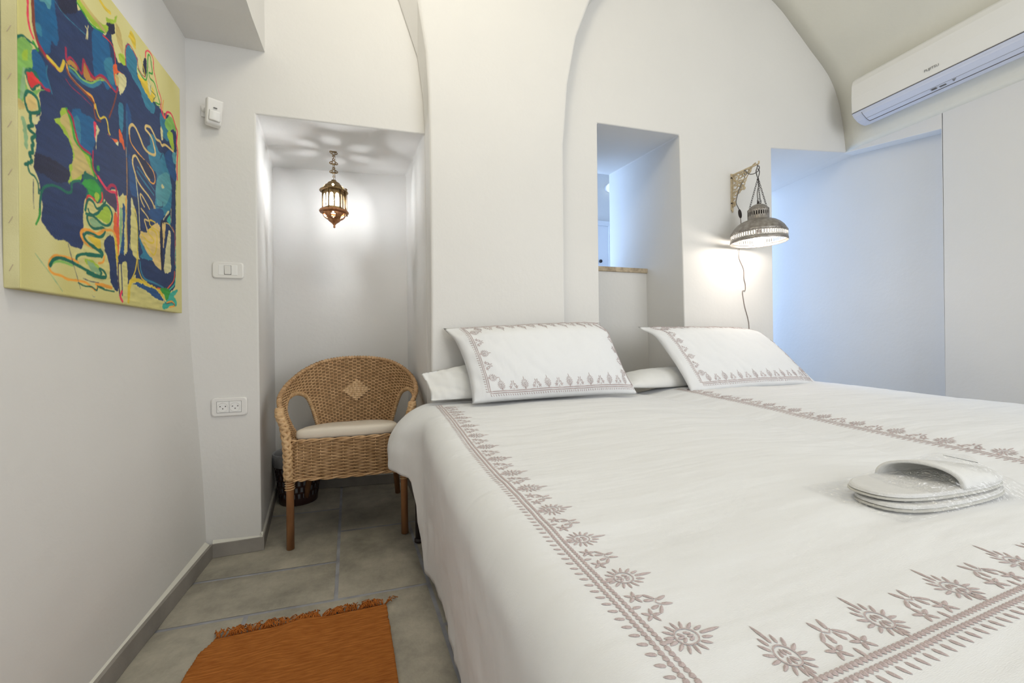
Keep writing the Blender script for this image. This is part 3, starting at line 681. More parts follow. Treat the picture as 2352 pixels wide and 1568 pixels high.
for zc in (z0 - 0.062, z0 - 0.108):
    mb = MB(); crescent(mb, zc, 1.05, 0.15 if zc > z0 - 0.08 else -0.1); mb.tube([(0.0035 * math.cos(a), 0, zc - 0.019 + 0.009 * math.sin(a)) for a in [2 * PI * i / 12 for i in range(12)]], 0.0012, 6, closed=True); mb.build('chain_link', M['brass'], t, smooth=True)
mb = MB(); mb.tube([(0.005 * math.cos(a), 0, z0 - 0.137 + 0.005 * math.sin(a)) for a in [2 * PI * i / 12 for i in range(12)]], 0.0015, 6, closed=True); mb.tube([(0, 0, z0 - 0.142), (0, 0, z0 - 0.160)], 0.0015, 6); mb.build('top_loop', M['brass'], t, smooth=True)
mb = MB(); mb.tube(cr([(0.004, 0.003, z0), (0.010, 0.004, z0 - 0.05), (0.002, 0.004, z0 - 0.09), (0.008, 0.003, z0 - 0.13), (0.007, 0, z0 - 0.158)], 6), 0.0009, 5); mb.build('supply_wire', M['cord'], t, smooth=True)
zt = z0 - 0.158     # top of dome
def hexr(z): return lambda a, zz: 1.0
star = lambda a, z: False
# dome with star cut-outs
NUd = 96; prof = []
for (r, dz) in ((0.006, 0.004), (0.012, 0.002), (0.013, -0.002), (0.013, -0.007), (0.022, -0.009), (0.029, -0.013), (0.033, -0.019), (0.035, -0.024), (0.043, -0.028), (0.049, -0.034), (0.053, -0.041), (0.056, -0.048), (0.057, -0.054)): prof.append((r, zt + dz))
def lathe_holes(prof, n, hole):
    mb = MB(); mb.lathe(prof, n); keep = []
    for fi, f in enumerate(mb.f):
        i, j = divmod(fi, n)
        if not hole(i, j): keep.append(f)
    mb.f = keep; return mb
dm = lathe_holes(prof, 96, lambda i, j: (i == 9 and (j % 16) in (6, 7, 8, 9)) or (i in (8, 10) and (j % 16) in (7, 8)))
dm.build('dome', M['brass'], t, smooth=True, solid=0.001)
zc1 = zt - 0.055; zc0 = zc1 - 0.108
mb = MB(); mb.lathe([(0.052, zc1 + 0.002), (0.070, zc1 - 0.001), (0.071, zc1 - 0.004), (0.052, zc1 - 0.003)], 48); mb.build('upper_rim', M['brass'], t, smooth=True)
mb = MB(); mb.lathe([(0.050, zc0 + 0.004), (0.070, zc0 + 0.002), (0.073, zc0 - 0.003), (0.070, zc0 - 0.009), (0.058, zc0 - 0.012), (0.050, zc0 - 0.006)], 48); mb.build('lower_rim', M['copper'], t, smooth=True)
# six panels, each with two keyhole windows
def panel(k):
    mb = MB(); a0 = PI / 3 * k + 0.12; a1 = a0 + PI / 3; r = 0.054
    A = Vector((r * math.cos(a0), r * math.sin(a0))); B = Vector((r * math.cos(a1), r * math.sin(a1))); L_ = (B - A).length; nu, nv = 44, 44; nrm = Vector((math.cos((a0 + a1) / 2), math.sin((a0 + a1) / 2)))
    def hole(u, v):
        x = (u * 2) % 1.0 - 0.5
        if v < 0.16 or v > 0.80: return False
        if v < 0.56: return abs(x) < 0.36
        if v < 0.585: return abs(x) < 0.26
        if v < 0.68: return abs(x) < 0.34
        return abs(x) < 0.34 * math.sqrt(max(0, 1 - ((v - 0.68) / 0.12) ** 1.4))
    vs = []
    for j in range(nv + 1):
        for i in range(nu + 1): p = A.lerp(B, i / nu); vs.append((p.x, p.y, lerp(zc0, zc1, j / nv)))
    fs = [(j * (nu + 1) + i, j * (nu + 1) + i + 1, (j + 1) * (nu + 1) + i + 1, (j + 1) * (nu + 1) + i) for j in range(nv) for i in range(nu) if not hole((i + .5) / nu, (j + .5) / nv)]
    mb.add(vs, fs); mb.build('pierced_panel', M['brass'], t, solid=0.0012)
    mb = MB(); q = 0.95; mb.add([(A.x * q, A.y * q, zc0), (B.x * q, B.y * q, zc0), (B.x * q, B.y * q, zc1), (A.x * q, A.y * q, zc1)], [(0, 1, 2, 3)]); mb.build('glass_pane', M['frost'], t)
    mb = MB(); mb.tube([(A.x * 1.03, A.y * 1.03, zc0), (A.x * 1.03, A.y * 1.03, zc1)], 0.0028, 8); mb.build('corner_rod', M['brass'], t, smooth=True)
for k in range(6): panel(k)
for ang, top in ((-0.25, 1), (-0.42, 1), (3.9, 0)):
    mb = MB(); x, y_ = 0.066 * math.cos(ang), 0.066 * math.sin(ang)
    if top: mb.tube([(x, y_, zc0 - 0.024), (x, y_, zc1 + 0.006)], 0.0018, 8); mb.sphere((x, y_, zc1 + 0.008), 0.004, 10, 6)
    else: mb.tube([(x, y_, zc0 - 0.018), (x, y_, zc0)], 0.0015, 8)
    mb.sphere((x, y_, zc0 - 0.024), 0.004, 10, 6); mb.build('door_pin', M['brass'], t, smooth=True)
bw = [(0.057, zc0 - 0.008), (0.056, zc0 - 0.016), (0.054, zc0 - 0.024), (0.050, zc0 - 0.031), (0.044, zc0 - 0.037), (0.036, zc0 - 0.042), (0.030, zc0 - 0.045), (0.028, zc0 - 0.050), (0.020, zc0 - 0.057), (0.012, zc0 - 0.063), (0.006, zc0 - 0.070), (0.003, zc0 - 0.077), (0.004, zc0 - 0.080), (0.005, zc0 - 0.083), (0.003, zc0 - 0.087), (0.0, zc0 - 0.088)]
bm_ = lathe_holes(bw, 96, lambda i, j: (i in (2, 3) and (j % 16) in (5, 6, 7, 8, 9, 10)) or (i in (1, 4) and (j % 16) in (7, 8)))
bm_.build('pierced_bowl', M['copper'], t, smooth=True, solid=0.001)
mb = MB(); mb.sphere((0, 0, zc0 + 0.030), 0.024, 16, 12, (1, 1, 1.5)); mb.build('bulb', M['bulb2'], t, smooth=True)

# ------------------------------------------------------------------ bedside lamp: bracket + hanging pierced tin lamp
BX, BY = 2.148, 1.997
t = thing('wall_bracket', 'cream openwork iron bracket holding up the tin lamp', 'bracket', (BX, 2.0, 1.70))
mb = MB()
def Q(y_, z_): return (0.0, -y_, z_)     # y_ = distance from wall, z_ above 1.70
mb.box(-0.010, 0.010, -0.006, -0.0005, -0.008, 0.222); mb.build('wall_plate', M['bracket'], t, bevel=0.002)
mb = MB(); mb.hexa([(-0.004, -0.180, 0.205), (0.004, -0.180, 0.205), (0.004, -0.004, 0.205), (-0.004, -0.004, 0.205), (-0.004, -0.180, 0.214), (0.004, -0.180, 0.214), (0.004, -0.004, 0.216), (-0.004, -0.004, 0.216)])
mb.tube(cr([Q(0.178, 0.209), Q(0.188, 0.208), Q(0.194, 0.214), Q(0.193, 0.224)], 5), 0.0045, 8); mb.tube(cr([Q(0.15, 0.213), Q(0.162, 0.219), Q(0.175, 0.222)], 4), [0.004] * 8 + [0.001], 8); mb.build('arm', M['bracket'], t, bevel=0.001)
def scroll(c, r0, a0, turns, s=1, k=0.62):
    pts = []
    for i in range(26):
        q = i / 25; a = a0 + s * q * turns * 2 * PI; r = r0 * (1 - q * k); pts.append(Q(c[0] + r * math.cos(a), c[1] + r * math.sin(a)))
    return pts
mb = MB()
for (c, r0, a0, tn, s) in (((0.032, 0.178), 0.024, 2.2, 1.2, -1), ((0.066, 0.185), 0.018, 2.0, 1.2, -1), ((0.098, 0.186), 0.017, 1.6, 1.2, 1), ((0.128, 0.190), 0.014, 2.0, 1.1, -1), ((0.030, 0.130), 0.022, 1.0, 1.2, 1), ((0.028, 0.088), 0.018, 2.6, 1.2, -1),
                           ((0.022, 0.052), 0.017, 2.0, 1.2, 1), ((0.062, 0.140), 0.022, 0.4, 1.2, 1), ((0.078, 0.110), 0.018, 2.9, 1.1, -1), ((0.052, 0.098), 0.015, 4.2, 1.0, 1), ((0.018, 0.022), 0.013, 2.2, 1.0, -1), ((0.094, 0.150), 0.015, 3.0, 1.1, 1)):
    mb.tube(scroll(c, r0, a0, tn, s), 0.0042, 6)
mb.tube(cr([Q(0.006, 0.205), Q(0.035, 0.165), Q(0.062, 0.140), Q(0.090, 0.105)], 6), 0.005, 6); mb.tube(cr([Q(0.150, 0.206), Q(0.125, 0.178), Q(0.105, 0.150), Q(0.095, 0.120)], 6), 0.003, 6)
mb.tube(cr([Q(0.006, 0.01), Q(0.03, 0.04), Q(0.045, 0.08), Q(0.08, 0.10)], 6), 0.0032, 6); mb.sphere(Q(0.092, 0.100), 0.010, 10, 8, (0.5, 1, 1)); mb.sphere(Q(0.006, -0.012), 0.009, 10, 8, (0.6, 0.6, 1.2))
mb.build('scrollwork', M['bracket'], t, smooth=True)
for z_ in (0.035, 0.195):
    mb = MB(); mb.sphere((-0.008, -0.007, z_), 0.0045, 8, 6); mb.build('screw', M['iron'], t)

lx, ly = 2.150, 1.815
t = thing('hanging_lamp', 'round pierced tin lamp hanging lit from the cream bracket', 'lamp', (lx, ly, 0))
zn = 1.640    # neck top
shp = [(0.004, zn + 0.034), (0.012, zn + 0.033), (0.030, zn + 0.026), (0.045, zn + 0.014), (0.052, zn + 0.004), (0.0555, zn + 0.002), (0.056, zn)]
mb = MB(); mb.lathe(shp, 48); mb.build('neck_cap', M['tin'], t, smooth=True, solid=0.001)
nk = [(0.056, zn), (0.056, zn - 0.012)] + [(0.056, zn - 0.012 - 0.030 * i / 12) for i in range(1, 13)] + [(0.056, zn - 0.058), (0.060, zn - 0.062)]
def lattice(i, j, i0, n, per=6):
    q = i - i0
    if q < 0 or q >= n: return False
    ph = j % per; c = (q + 0.5) / n
    w = 1.0 if 0.25 < c < 0.75 else 0.0
    return (1 <= ph <= 3) if 0.18 < c < 0.82 else (ph == 2 and 0.06 < c < 0.94) or (ph == 5 and (c < 0.12 or c > 0.88))
mb = lathe_holes(nk, 168, lambda i, j: lattice(i, j, 1, 12)); mb.build('pierced_neck', M['tin'], t, smooth=True, solid=0.001)
dm2 = [(0.058, zn - 0.060), (0.075, zn - 0.066), (0.095, zn - 0.075), (0.113, zn - 0.088), (0.128, zn - 0.104), (0.138, zn - 0.120), (0.1425, zn - 0.130), (0.145, zn - 0.132), (0.146, zn - 0.136), (0.146, zn - 0.146)]
mb = MB(); mb.lathe(dm2, 72); mb.build('shade_dome', M['tin'], t, smooth=True, solid=0.0012)
bd = [(0.146, zn - 0.146)] + [(0.1465, zn - 0.146 - 0.026 * i / 12) for i in range(1, 13)] + [(0.1465, zn - 0.178)]
mb = lathe_holes(bd, 420, lambda i, j: lattice(i, j, 0, 12)); mb.build('pierced_band', M['tin_band'], t, smooth=True, solid=0.001)
mb = MB(); mb.lathe([(0.1465, zn - 0.178), (0.149, zn - 0.180), (0.149, zn - 0.192), (0.1475, zn - 0.194), (0.1460, zn - 0.192), (0.146, zn - 0.180)], 72); mb.build('rim', M['tin'], t, smooth=True)
mb = MB(); mb.lathe([(0.144, zn - 0.146), (0.140, zn - 0.130), (0.125, zn - 0.104), (0.110, zn - 0.090), (0.06, zn - 0.067), (0.0, zn - 0.062)], 48); mb.build('inner_lining', M['tin_in'], t, smooth=True)
mb = MB(); mb.sphere((0, 0, 0), 0.0020, 6, 5); rv = mb.build('rivet', M['iron'], t); rv.location = (0.1465, 0, zn - 0.140)
for k in range(1, 24): a = 2 * PI * k / 24; dup_part(rv, (0.1465 * math.cos(a), 0.1465 * math.sin(a), zn - 0.140))
for k in range(10): a = 2 * PI * k / 10; dup_part(rv, (0.0562 * math.cos(a), 0.0562 * math.sin(a), zn - 0.005))
mb = MB(); mb.tube([(0, 0, zn - 0.07), (0, 0, zn - 0.150)], 0.017, 16); mb.build('bulb_holder', M['iron'], t, smooth=True)
mb = MB(); mb.sphere((0, 0, zn - 0.182), 0.030, 20, 14, (1, 1, 1.12)); mb.build('bulb', M['bulb'], t, smooth=True)
zh = 1.885
mb = MB(); mb.tube(cr([(0, -0.0, zh - 0.002), (0.012, 0.0, zh - 0.016), (0.008, 0, zh - 0.040), (0, 0, zh - 0.056), (-0.010, 0, zh - 0.040), (-0.014, 0, zh - 0.018), (-0.006, 0, zh + 0.004), (0, 0, zh + 0.020)], 6), 0.0022, 8); mb.build('hook_ring', M['iron'], t, smooth=True)
for ang in (2.6, 4.9, 0.4):
    A = Vector((0.0, 0, zh - 0.058)); B = Vector((0.046 * math.cos(ang), 0.046 * math.sin(ang), zn + 0.012)); mb = MB(); nl = 15; d = (B - A); u_ = d.normalized(); s1 = u_.cross(Vector((0, 1, 0.1))).normalized(); s2 = u_.cross(s1)
    for q in range(nl):
        c = A + d * ((q + 0.5) / nl); sx = s1 if q % 2 else s2; hl = d.length / nl * 0.68
        mb.tube([c + u_ * (hl * math.sin(b_)) + sx * (0.0042 * math.cos(b_)) for b_ in [2 * PI * i / 10 for i in range(10)]], 0.0011, 5, closed=True)
    mb.build('chain', M['iron'], t, smooth=True)
mb = MB(); mb.tube([(0, 0, zn + 0.030), (0, 0, zn + 0.050)], [0.008, 0.005], 10); mb.tube([(0.016 * math.cos(a) + 0.008, 0, zn + 0.05 + 0.018 * math.sin(a)) for a in [2 * PI * i / 16 for i in range(16)]], 0.0012, 5, closed=True); mb.build('top_gland', M['iron'], t, smooth=True)
mb = MB()
cb = [(0, 0, zn + 0.045), (-0.006, 0, zn + 0.10), (0.004, -0.002, zn + 0.16), (-0.012, 0, zh - 0.03), (-0.010, -0.004, zh), (0.0, -0.006, zh + 0.012), (0.012, 0.0, zh + 0.002), (0.012, 0.010, zh - 0.012), (-0.002, 0.03, zh - 0.022), (-0.010, 0.055, zh - 0.012), (-0.010, 0.075, zh + 0.014), (-0.006, 0.088, zh + 0.020), (0.006, 0.095, zh + 0.008), (0.004, 0.098, zh - 0.03), (-0.010, 0.105, zh - 0.055), (-0.014, 0.125, zh - 0.10), (-0.016, 0.140, zh - 0.155), (-0.012, 0.130, zh - 0.19), (-0.010, 0.124, zh - 0.205)]
mb.tube(cr(cb, 7), 0.0026, 7); mb.build('cable', M['cord'], t, smooth=True)
mb = MB(); mb.sphere((0, 0, 0), 0.011, 14, 12, (1, 0.8, 2.6)); o = mb.build('inline_switch', M['iron'], t, smooth=True); o.location = (-0.004, 0.123, zh - 0.232); o.rotation_euler = (0, R(-12), 0)
mb = MB(); cb = [(-0.002, 0.122, zh - 0.256), (0.008, 0.128, zh - 0.30), (0.02, 0.145, zh - 0.38), (0.045, 0.178, zh - 0.46), (0.052, 0.180, zh - 0.50), (0.085, 0.181, zh - 0.56), (0.088, 0.181, zh - 0.62), (0.100, 0.182, zh - 0.66), (0.097, 0.182, zh - 0.695), (0.076, 0.182, zh - 0.700), (0.080, 0.182, zh - 0.74), (0.093, 0.182, zh - 0.80), (0.120, 0.182, zh - 0.88), (0.128, 0.182, zh - 0.95), (0.13, 0.182, zh - 1.15)]
mb.tube(cr(cb, 7), 0.0022, 7); mb.build('power_cord', M['cord_brown'], t, smooth=True)

# ------------------------------------------------------------------ air conditioner
AY0, AY1 = 0.955, 1.838
t = thing('air_conditioner', 'long white split air conditioner high on the right wall', 'air conditioner', (3.205, (AY0 + AY1) / 2, 2.30))
H_ = (AY1 - AY0) / 2
pf = [(0.0, 0.032), (0.0, 0.30), (-0.08, 0.302), (-0.165, 0.292), (-0.192, 0.270), (-0.204, 0.235), (-0.207, 0.15), (-0.204, 0.058)]
def prism(mb, prof, y0, y1):
    n = len(prof); vs = [(x, y0, z) for x, z in prof] + [(x, y1, z) for x, z in prof]; mb.add(vs, [(i, (i + 1) % n, n + (i + 1) % n, n + i) for i in range(n)] + [tuple(range(n)), tuple(reversed(range(n, 2 * n)))]); return mb
mb = prism(MB(), pf, -H_, H_); mb.build('casing', M['ac_white'], t, bevel=0.006, segs=3)
pu = [(0.0, 0.030), (0.0, 0.052), (-0.203, 0.056), (-0.185, 0.036), (-0.150, 0.014), (-0.115, 0.003), (-0.075, 0.0), (-0.04, 0.012)]
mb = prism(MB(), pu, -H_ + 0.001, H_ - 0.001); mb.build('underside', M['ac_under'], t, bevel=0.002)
mb = MB(); mb.box(-0.2055, -0.19, -H_ + 0.004, H_ - 0.004, 0.0545, 0.0575); mb.build('panel_seam', M['dark_gap'], t)
pv = [(-0.1935, 0.0435), (-0.186, 0.034), (-0.151, 0.012), (-0.118, 0.0008), (-0.118, 0.008), (-0.150, 0.020), (-0.185, 0.044)]
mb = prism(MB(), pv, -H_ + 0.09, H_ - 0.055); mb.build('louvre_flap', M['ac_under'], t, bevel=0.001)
mb = MB(); mb.box(-0.119, -0.1145, -H_ + 0.09, H_ - 0.055, -0.0012, 0.004)
for yy_ in (-H_ + 0.0895, H_ - 0.0545): mb.tube([(-0.194, yy_, 0.0435), (-0.185, yy_, 0.034), (-0.151, yy_, 0.0125), (-0.119, yy_, 0.0008)], 0.0014, 5)
mb.build('flap_gap', M['dark_gap'], t)
mb = MB(); mb.tube([(-0.1515, -H_ + 0.09, 0.0115), (-0.1515, H_ - 0.055, 0.0115)], 0.0008, 5); mb.build('flap_line', M['mark_grey'], t)
mm = Matrix.Translation((-0.2076, 0.03, 0.100)) @ Matrix.Rotation(-PI / 2, 4, 'Z') @ Matrix.Rotation(PI / 2, 4, 'X')
text_mesh('maker_lettering', 'FUJITSU', 0.019, M['mark_grey'], t, mm)
mb = MB()
for k in range(5): mb.box(-0.146 + 0.0028 * k, -0.145 + 0.0028 * k, 0.04, 0.065 - 0.004 * (k % 2), 0.0078 - 0.0011 * k, 0.0098 - 0.0011 * k)
mb.box(-0.146, -0.1335, 0.0395, 0.0402, 0.0030, 0.0092); mb.build('printed_label', M['mark_grey'], t)
mb = MB()
for k in range(3): mb.box(-0.141 + 0.004 * k, -0.1395 + 0.004 * k, 0.00, 0.028, 0.0058 - 0.0014 * k, 0.0078 - 0.0014 * k)
mb.build('printed_label', M['mark_grey'], t)
mb = MB()
for k in range(3): mb.box(-0.147 + 0.006 * k, -0.143 + 0.006 * k, -0.045 + 0.006 * k, -0.030, 0.0080 - 0.0021 * k, 0.0100 - 0.0021 * k)
mb.build('printed_label', M['mark_grey'], t)

# ------------------------------------------------------------------ beds
for (x0, x1, lab) in ((0.222, 1.19, 'dark iron bed frame under the near mattress'), (1.23, 2.50, 'dark iron bed frame under the far mattress by the doorway')):
    t = thing('bed_frame', lab, 'bed', ((x0 + x1) / 2, 0.99, 0)); w2 = (x1 - x0) / 2
    mb = MB(); mb.box(-w2, w2, -0.88, -0.85, 0.24, 0.30); mb.box(-w2, w2, 0.85, 0.88, 0.24, 0.30); mb.box(-w2, -w2 + 0.03, -0.88, 0.88, 0.24, 0.30); mb.box(w2 - 0.03, w2, -0.88, 0.88, 0.24, 0.30); mb.build('rails', M['iron'], t, bevel=0.003)
    mb = MB()
    for k in range(12): yk = -0.80 + k * 0.145; mb.box(-w2 + 0.02, w2 - 0.02, yk, yk + 0.06, 0.285, 0.30)
    mb.build('slats', M['legwood'], t)
    for (sx, sy) in ((-1, -1), (1, -1), (-1, 1), (1, 1)):
        lw_ = w2; w2 = w2 + (0.062 if (sx < 0 and sy > 0 and x0 < 1) else 0.0)
        mb = MB(); mb.tube([(sx * (w2 - 0.02), sy * 0.86, 0.001), (sx * (w2 - 0.02), sy * 0.86, 0.25)], 0.017, 12); mb.lathe([(0, 0.0), (0.022, 0.0), (0.022, 0.012), (0.017, 0.016)], 14, (sx * (w2 - 0.02), sy * 0.86, 0)); mb.build('leg', M['iron'], t, smooth=True); w2 = lw_
def matz(y): return 0.530 + 0.045 * ss(1.1, 1.8, y)
for (x0, x1, lab) in ((0.185, 1.20, 'near mattress in a mauve fitted sheet'), (1.215, 2.55, 'far mattress in a mauve fitted sheet')):
    mb = MB()
    def mt(u, v):
        # rounded box shell by unrolling: u around cross-section, v along the bed
        y = lerp(0.10, 1.885, v); a = u * 2 * PI; cx_ = (x0 + x1) / 2; hx = (x1 - x0) / 2; top = matz(y); hz = (top - 0.301) / 2; cz = 0.301 + hz
        e = 0.22; c_, s_ = math.cos(a), math.sin(a); k = min(1.0, max(0.25, math.sin(PI * v) * 14)) if (v < 0.03 or v > 0.97) else 1.0
        return (cx_ + hx * math.copysign(abs(c_) ** e, c_), y, cz + hz * math.copysign(abs(s_) ** e, s_))
    mb.grid(mt, 64, 40)
    n = 65; mb.add([mt(i / 64, 0) for i in range(64)], [tuple(range(64))]); mb.add([mt(i / 64, 1) for i in range(64)], [tuple(reversed(range(64)))])
    tag(mb.build('mattress', M['mauve_sheet'], smooth=True), lab, 'mattress')

# duvet surfaces
def wr(x, y, s=1.0):
    return s * (0.0040 * nz(x, y, 1.0, 3.2) + 0.0022 * nz(x * 0.6 + y * 0.5, y * 2.0, 4.0, 7.0) + 0.0012 * nz(x * 2 + y, y * 5, 7.0, 6.0) + 0.0022 * nz(x * 0.5 + y * 0.15, y * 3.2, 2.0, 5.0) * ss(-0.1, 0.4, nz(x, y, 6, 1.5)))
def z1(x, y):
    A = ss(0.35, 0.85, x); B = ss(0.9, 1.75, y); return 0.569 + 0.020 * A + 0.038 * B - 0.014 * A * B + wr(x, y) - 0.013 * ss(0.98, 1.26, x) 
def z2(x, y):
    A = ss(1.33, 1.60, x); B = ss(0.9, 1.75, y); return 0.574 + 0.030 * A + 0.018 * B + wr(x + 3, y, 0.9) - 0.003 * (1 - ss(1.25, 1.40, x))
XE1 = [(0.0, 1.23), (0.3, 1.24), (0.53, 1.27), (0.69, 1.28), (0.8, 1.31), (1.17, 1.34), (1.55, 1.35), (1.8, 1.32)]
def xe1(y): return interp(XE1, y) + 0.006 * nz(y, 0, 2, 6)
def duvet1(p, y):      # p: metres across from x=0.24 (negative = down the side); y along the bed
    yy_ = y; dzf = 0.0; yo = y
    if y < 0.13:
        q = 0.13 - y; r = 0.07
        if q < r * PI / 2: yo = 0.13 - r * math.sin(q / r); dzf = -r * (1 - math.cos(q / r))
        else: yo = 0.06 + 0.02 * (q - r * PI / 2); dzf = -r - (q - r * PI / 2)
    if p >= 0:
        x = 0.24 + p; z = z1(x, yo) + dzf; xe = xe1(yo)
        if x > xe - 0.018: z -= 0.007 * ss(xe - 0.018, xe, x) ** 2
    else:
        q = -p; f = ss(1.52, 1.76, y); r = lerp(0.075, 0.115, f)
        if q < r * PI / 2: x = 0.24 - r * math.sin(q / r); dz = -r * (1 - math.cos(q / r))
        else: x = 0.24 - r; dz = -r - (q - r * PI / 2)
        g = ss(0.05, 0.50, q); x -= f * 0.075 * ss(0.02, 0.26, q) + 0.004 * g
        x += g * (0.013 * nz(y * 1.0, q * 0.5, 3.0, 7.0) + 0.006 * nz(y, q * 0.4, 8.0, 16.0)) + 0.003 * nz(y * 2, q * 4, 1, 5) * ss(0, .1, q)
        x += 0.034 * ss(0.08, 0.56, q) * (1 - ss(1.25, 1.6, y)) + g * 0.004 * nz(y * 3, q * 1.2, 12, 10)
        z = z1(0.24, yo) + dz + dzf
    return Vector((x, yo, max(z, 0.014)))
def side_len(y): return lerp(0.585, 0.30, ss(1.50, 1.62, y))
mb = MB(); rows = []; ys = list(np.linspace(-0.33, 0.2, 30)) + list(np.linspace(0.21, 1.865, 110))
NS, NT = 34, 84
for y in ys:
    r_ = []
    L_ = side_len(y) + 0.006 * nz(y, 3, 3, 9)
    for i in range(NS): r_.append(duvet1(-L_ * (1 - i / NS), y))
    xe = xe1(y) - 0.24
    for i in range(NT + 1): r_.append(duvet1(xe * i / NT, y))
    rows.append(r_)
n = len(rows[0]); vs = [v for r_ in rows for v in r_]; fs = [(j * n + i, j * n + i + 1, (j + 1) * n + i + 1, (j + 1) * n + i) for j in range(len(rows) - 1) for i in range(n - 1)]
mb.add(vs, fs)
dv1 = mb.build('duvet', M['cotton'], smooth=True, solid=0.012, recalc=False)
tag(dv1, 'near white duvet with a mauve embroidered border, hanging to the floor beside the rug', 'duvet')
def duvet2(x, y):
    z = z2(x, y); yo = y; xo = x
    if x < 1.24: z -= 0.022 * (1 - ss(1.19, 1.24, x))
    if y < 0.13:
        q = 0.13 - y; r = 0.07
        if q < r * PI / 2: yo = 0.13 - r * math.sin(q / r); z += -r * (1 - math.cos(q / r))
        else: yo = 0.06; z += -r - (q - r * PI / 2)
    if x > 2.48:
        q = x - 2.48; r = 0.09
        if q < r * PI / 2: xo = 2.48 + r * math.sin(q / r); z += -r * (1 - math.cos(q / r))
        else: xo = 2.57 + 0.02 * (q - r * PI / 2); z += -r - (q - r * PI / 2)
    return Vector((xo, yo, max(z, 0.014)))
mb = MB(); mb.grid(lambda u, v: duvet2(lerp(1.16, 3.04, u), lerp(-0.30, 1.90, v)), 130, 130)
dv2 = mb.build('duvet', M['cotton'], smooth=True, solid=0.012, recalc=False)
tag(dv2, 'far white duvet with its embroidered edge showing beside the near duvet', 'duvet')

# ------------------------------------------------------------------ embroidery (raised satin-stitch, follows the cloth)
class Emb:
    def __init__(s, fn): s.mb = MB(); s.fn = fn      # fn(a,b) -> (point, normal)
    def petal(s, a, b, la, wd, ang, n=8):
        c, sn = math.cos(ang), math.sin(ang); vs = []
        P, N_ = s.fn(a, b); vs.append(P + N_ * 0.0017)
        for k in range(n):
            t_ = 2 * PI * k / n; ex = la * math.cos(t_); ey = wd * math.sin(t_) * (1.15 - 0.35 * math.cos(t_)); q, m = s.fn(a + ex * c - ey * sn, b + ex * sn + ey * c); vs.append(q + m * 0.0005)
        s.mb.add(vs, [(0, 1 + k, 1 + (k + 1) % n) for k in range(n)])
    def line(s, pts, wd):
        for (p, q) in zip(pts, pts[1:]):
            d = Vector((q[0] - p[0], q[1] - p[1])); 
            if d.length < 1e-6: continue
            nn = Vector((-d.y, d.x)).normalized() * wd; vs = []
            for (a, b) in ((p[0] + nn.x, p[1] + nn.y), (p[0] - nn.x, p[1] - nn.y), (q[0] - nn.x, q[1] - nn.y), (q[0] + nn.x, q[1] + nn.y)):
                r_, m = s.fn(a, b); vs.append(r_ + m * 0.0011)
            s.mb.add(vs, [(0, 1, 2, 3)])
    def medallion(s, a, k=1.0, up=1):
        rx, ry = 0.0112 * k, 0.0130 * k
        s.line([(a + rx * math.cos(t_), ry * math.sin(t_) * up) for t_ in [2 * PI * i / 20 for i in range(21)]], 0.0009 * k)
        for i in range(15):
            t_ = -PI / 2 + 2 * PI * (i + 0.5) / 15; c, sn = math.cos(t_), math.sin(t_)
            ang = lerp(math.atan2(sn, c), PI / 2, 0.45 * max(0, sn)) if c > 0 else lerp(math.atan2(sn, c), PI / 2 if sn > 0 else math.atan2(sn, c), 0.45 * max(0, sn))
            L_ = 0.0062 * k; bx = a + (rx + L_ * 1.0) * c; by = (ry + L_ * 1.0 + 0.004 * k * max(0, sn)) * sn
            s.petal(bx, by * up, L_, 0.0018 * k, ang * up)
        s.petal(a, (ry + 0.019 * k) * up, 0.0115 * k, 0.0020 * k, PI / 2 * up); s.petal(a, -(ry + 0.010 * k) * up, 0.0068 * k, 0.0022 * k, -PI / 2 * up)
        for (x, y, ang) in ((0, 0.0052, 90), (-0.0042, 0.0040, 70), (0.0042, 0.0040, 110), (-0.0036, -0.0042, 55), (0.0036, -0.0042, 125), (0, -0.0062, 90)):
            s.petal(a + x * k, y * k * up, 0.0043 * k, 0.0016 * k, R(ang) * up)
    def flower(s, a, b, k, up=1):
        for ang in (20, 90, 160, 235, 305): s.petal(a + 0.0066 * k * math.cos(R(ang)), (b + 0.0066 * k * math.sin(R(ang))) * up, 0.0056 * k, 0.0021 * k, R(ang) * up)
    def sprig(s, a, k=1.0, up=1):
        s.flower(a - 0.017 * k, -0.0125 * k, k, up); s.flower(a + 0.017 * k, -0.0125 * k, k, up)
        for sg in (-1, 1):
            s.petal(a + sg * 0.0055 * k, 0.0175 * k * up, 0.0074 * k, 0.0022 * k, R(90 - sg * 14) * up)
            s.petal(a + sg * 0.0120 * k, 0.0045 * k * up, 0.0080 * k, 0.0020 * k, R(90 + sg * 50) * up)
            s.petal(a + sg * 0.0062 * k, 0.0005 * k * up, 0.0066 * k, 0.0022 * k, R(90 + sg * 12) * up)
            s.line([(a, 0.006 * k * up), (a + sg * 0.006 * k, 0.0105 * k * up)], 0.0007 * k)
        s.petal(a, -0.0205 * k * up, 0.0058 * k, 0.0021 * k, R(90))
    def chain(s, a0, a1, k=1.0, up=1, outer=True, o0=None, o1=None):
        pitch = 0.0068 * k; n = max(1, int((a1 - a0) / pitch)); pitch = (a1 - a0) / n
        for i in range(n): s.petal(a0 + (i + .5) * pitch, -0.0295 * k * up, pitch * 0.56, 0.0031 * k, 0.35, 6)
        o0 = a0 if o0 is None else o0; o1 = a1 if o1 is None else o1; n = max(1, int((o1 - o0) / pitch)); p2 = (o1 - o0) / n
        for i in range(n):
            s.petal(o0 + (i + .5) * p2, -0.0395 * k * up, p2 * 0.56, 0.0031 * k, 0.35, 6)
            if outer and i % 2 == 0: s.petal(o0 + (i + .7) * p2, -0.0505 * k * up, 0.0062 * k, 0.0021 * k, R(-70) * up)
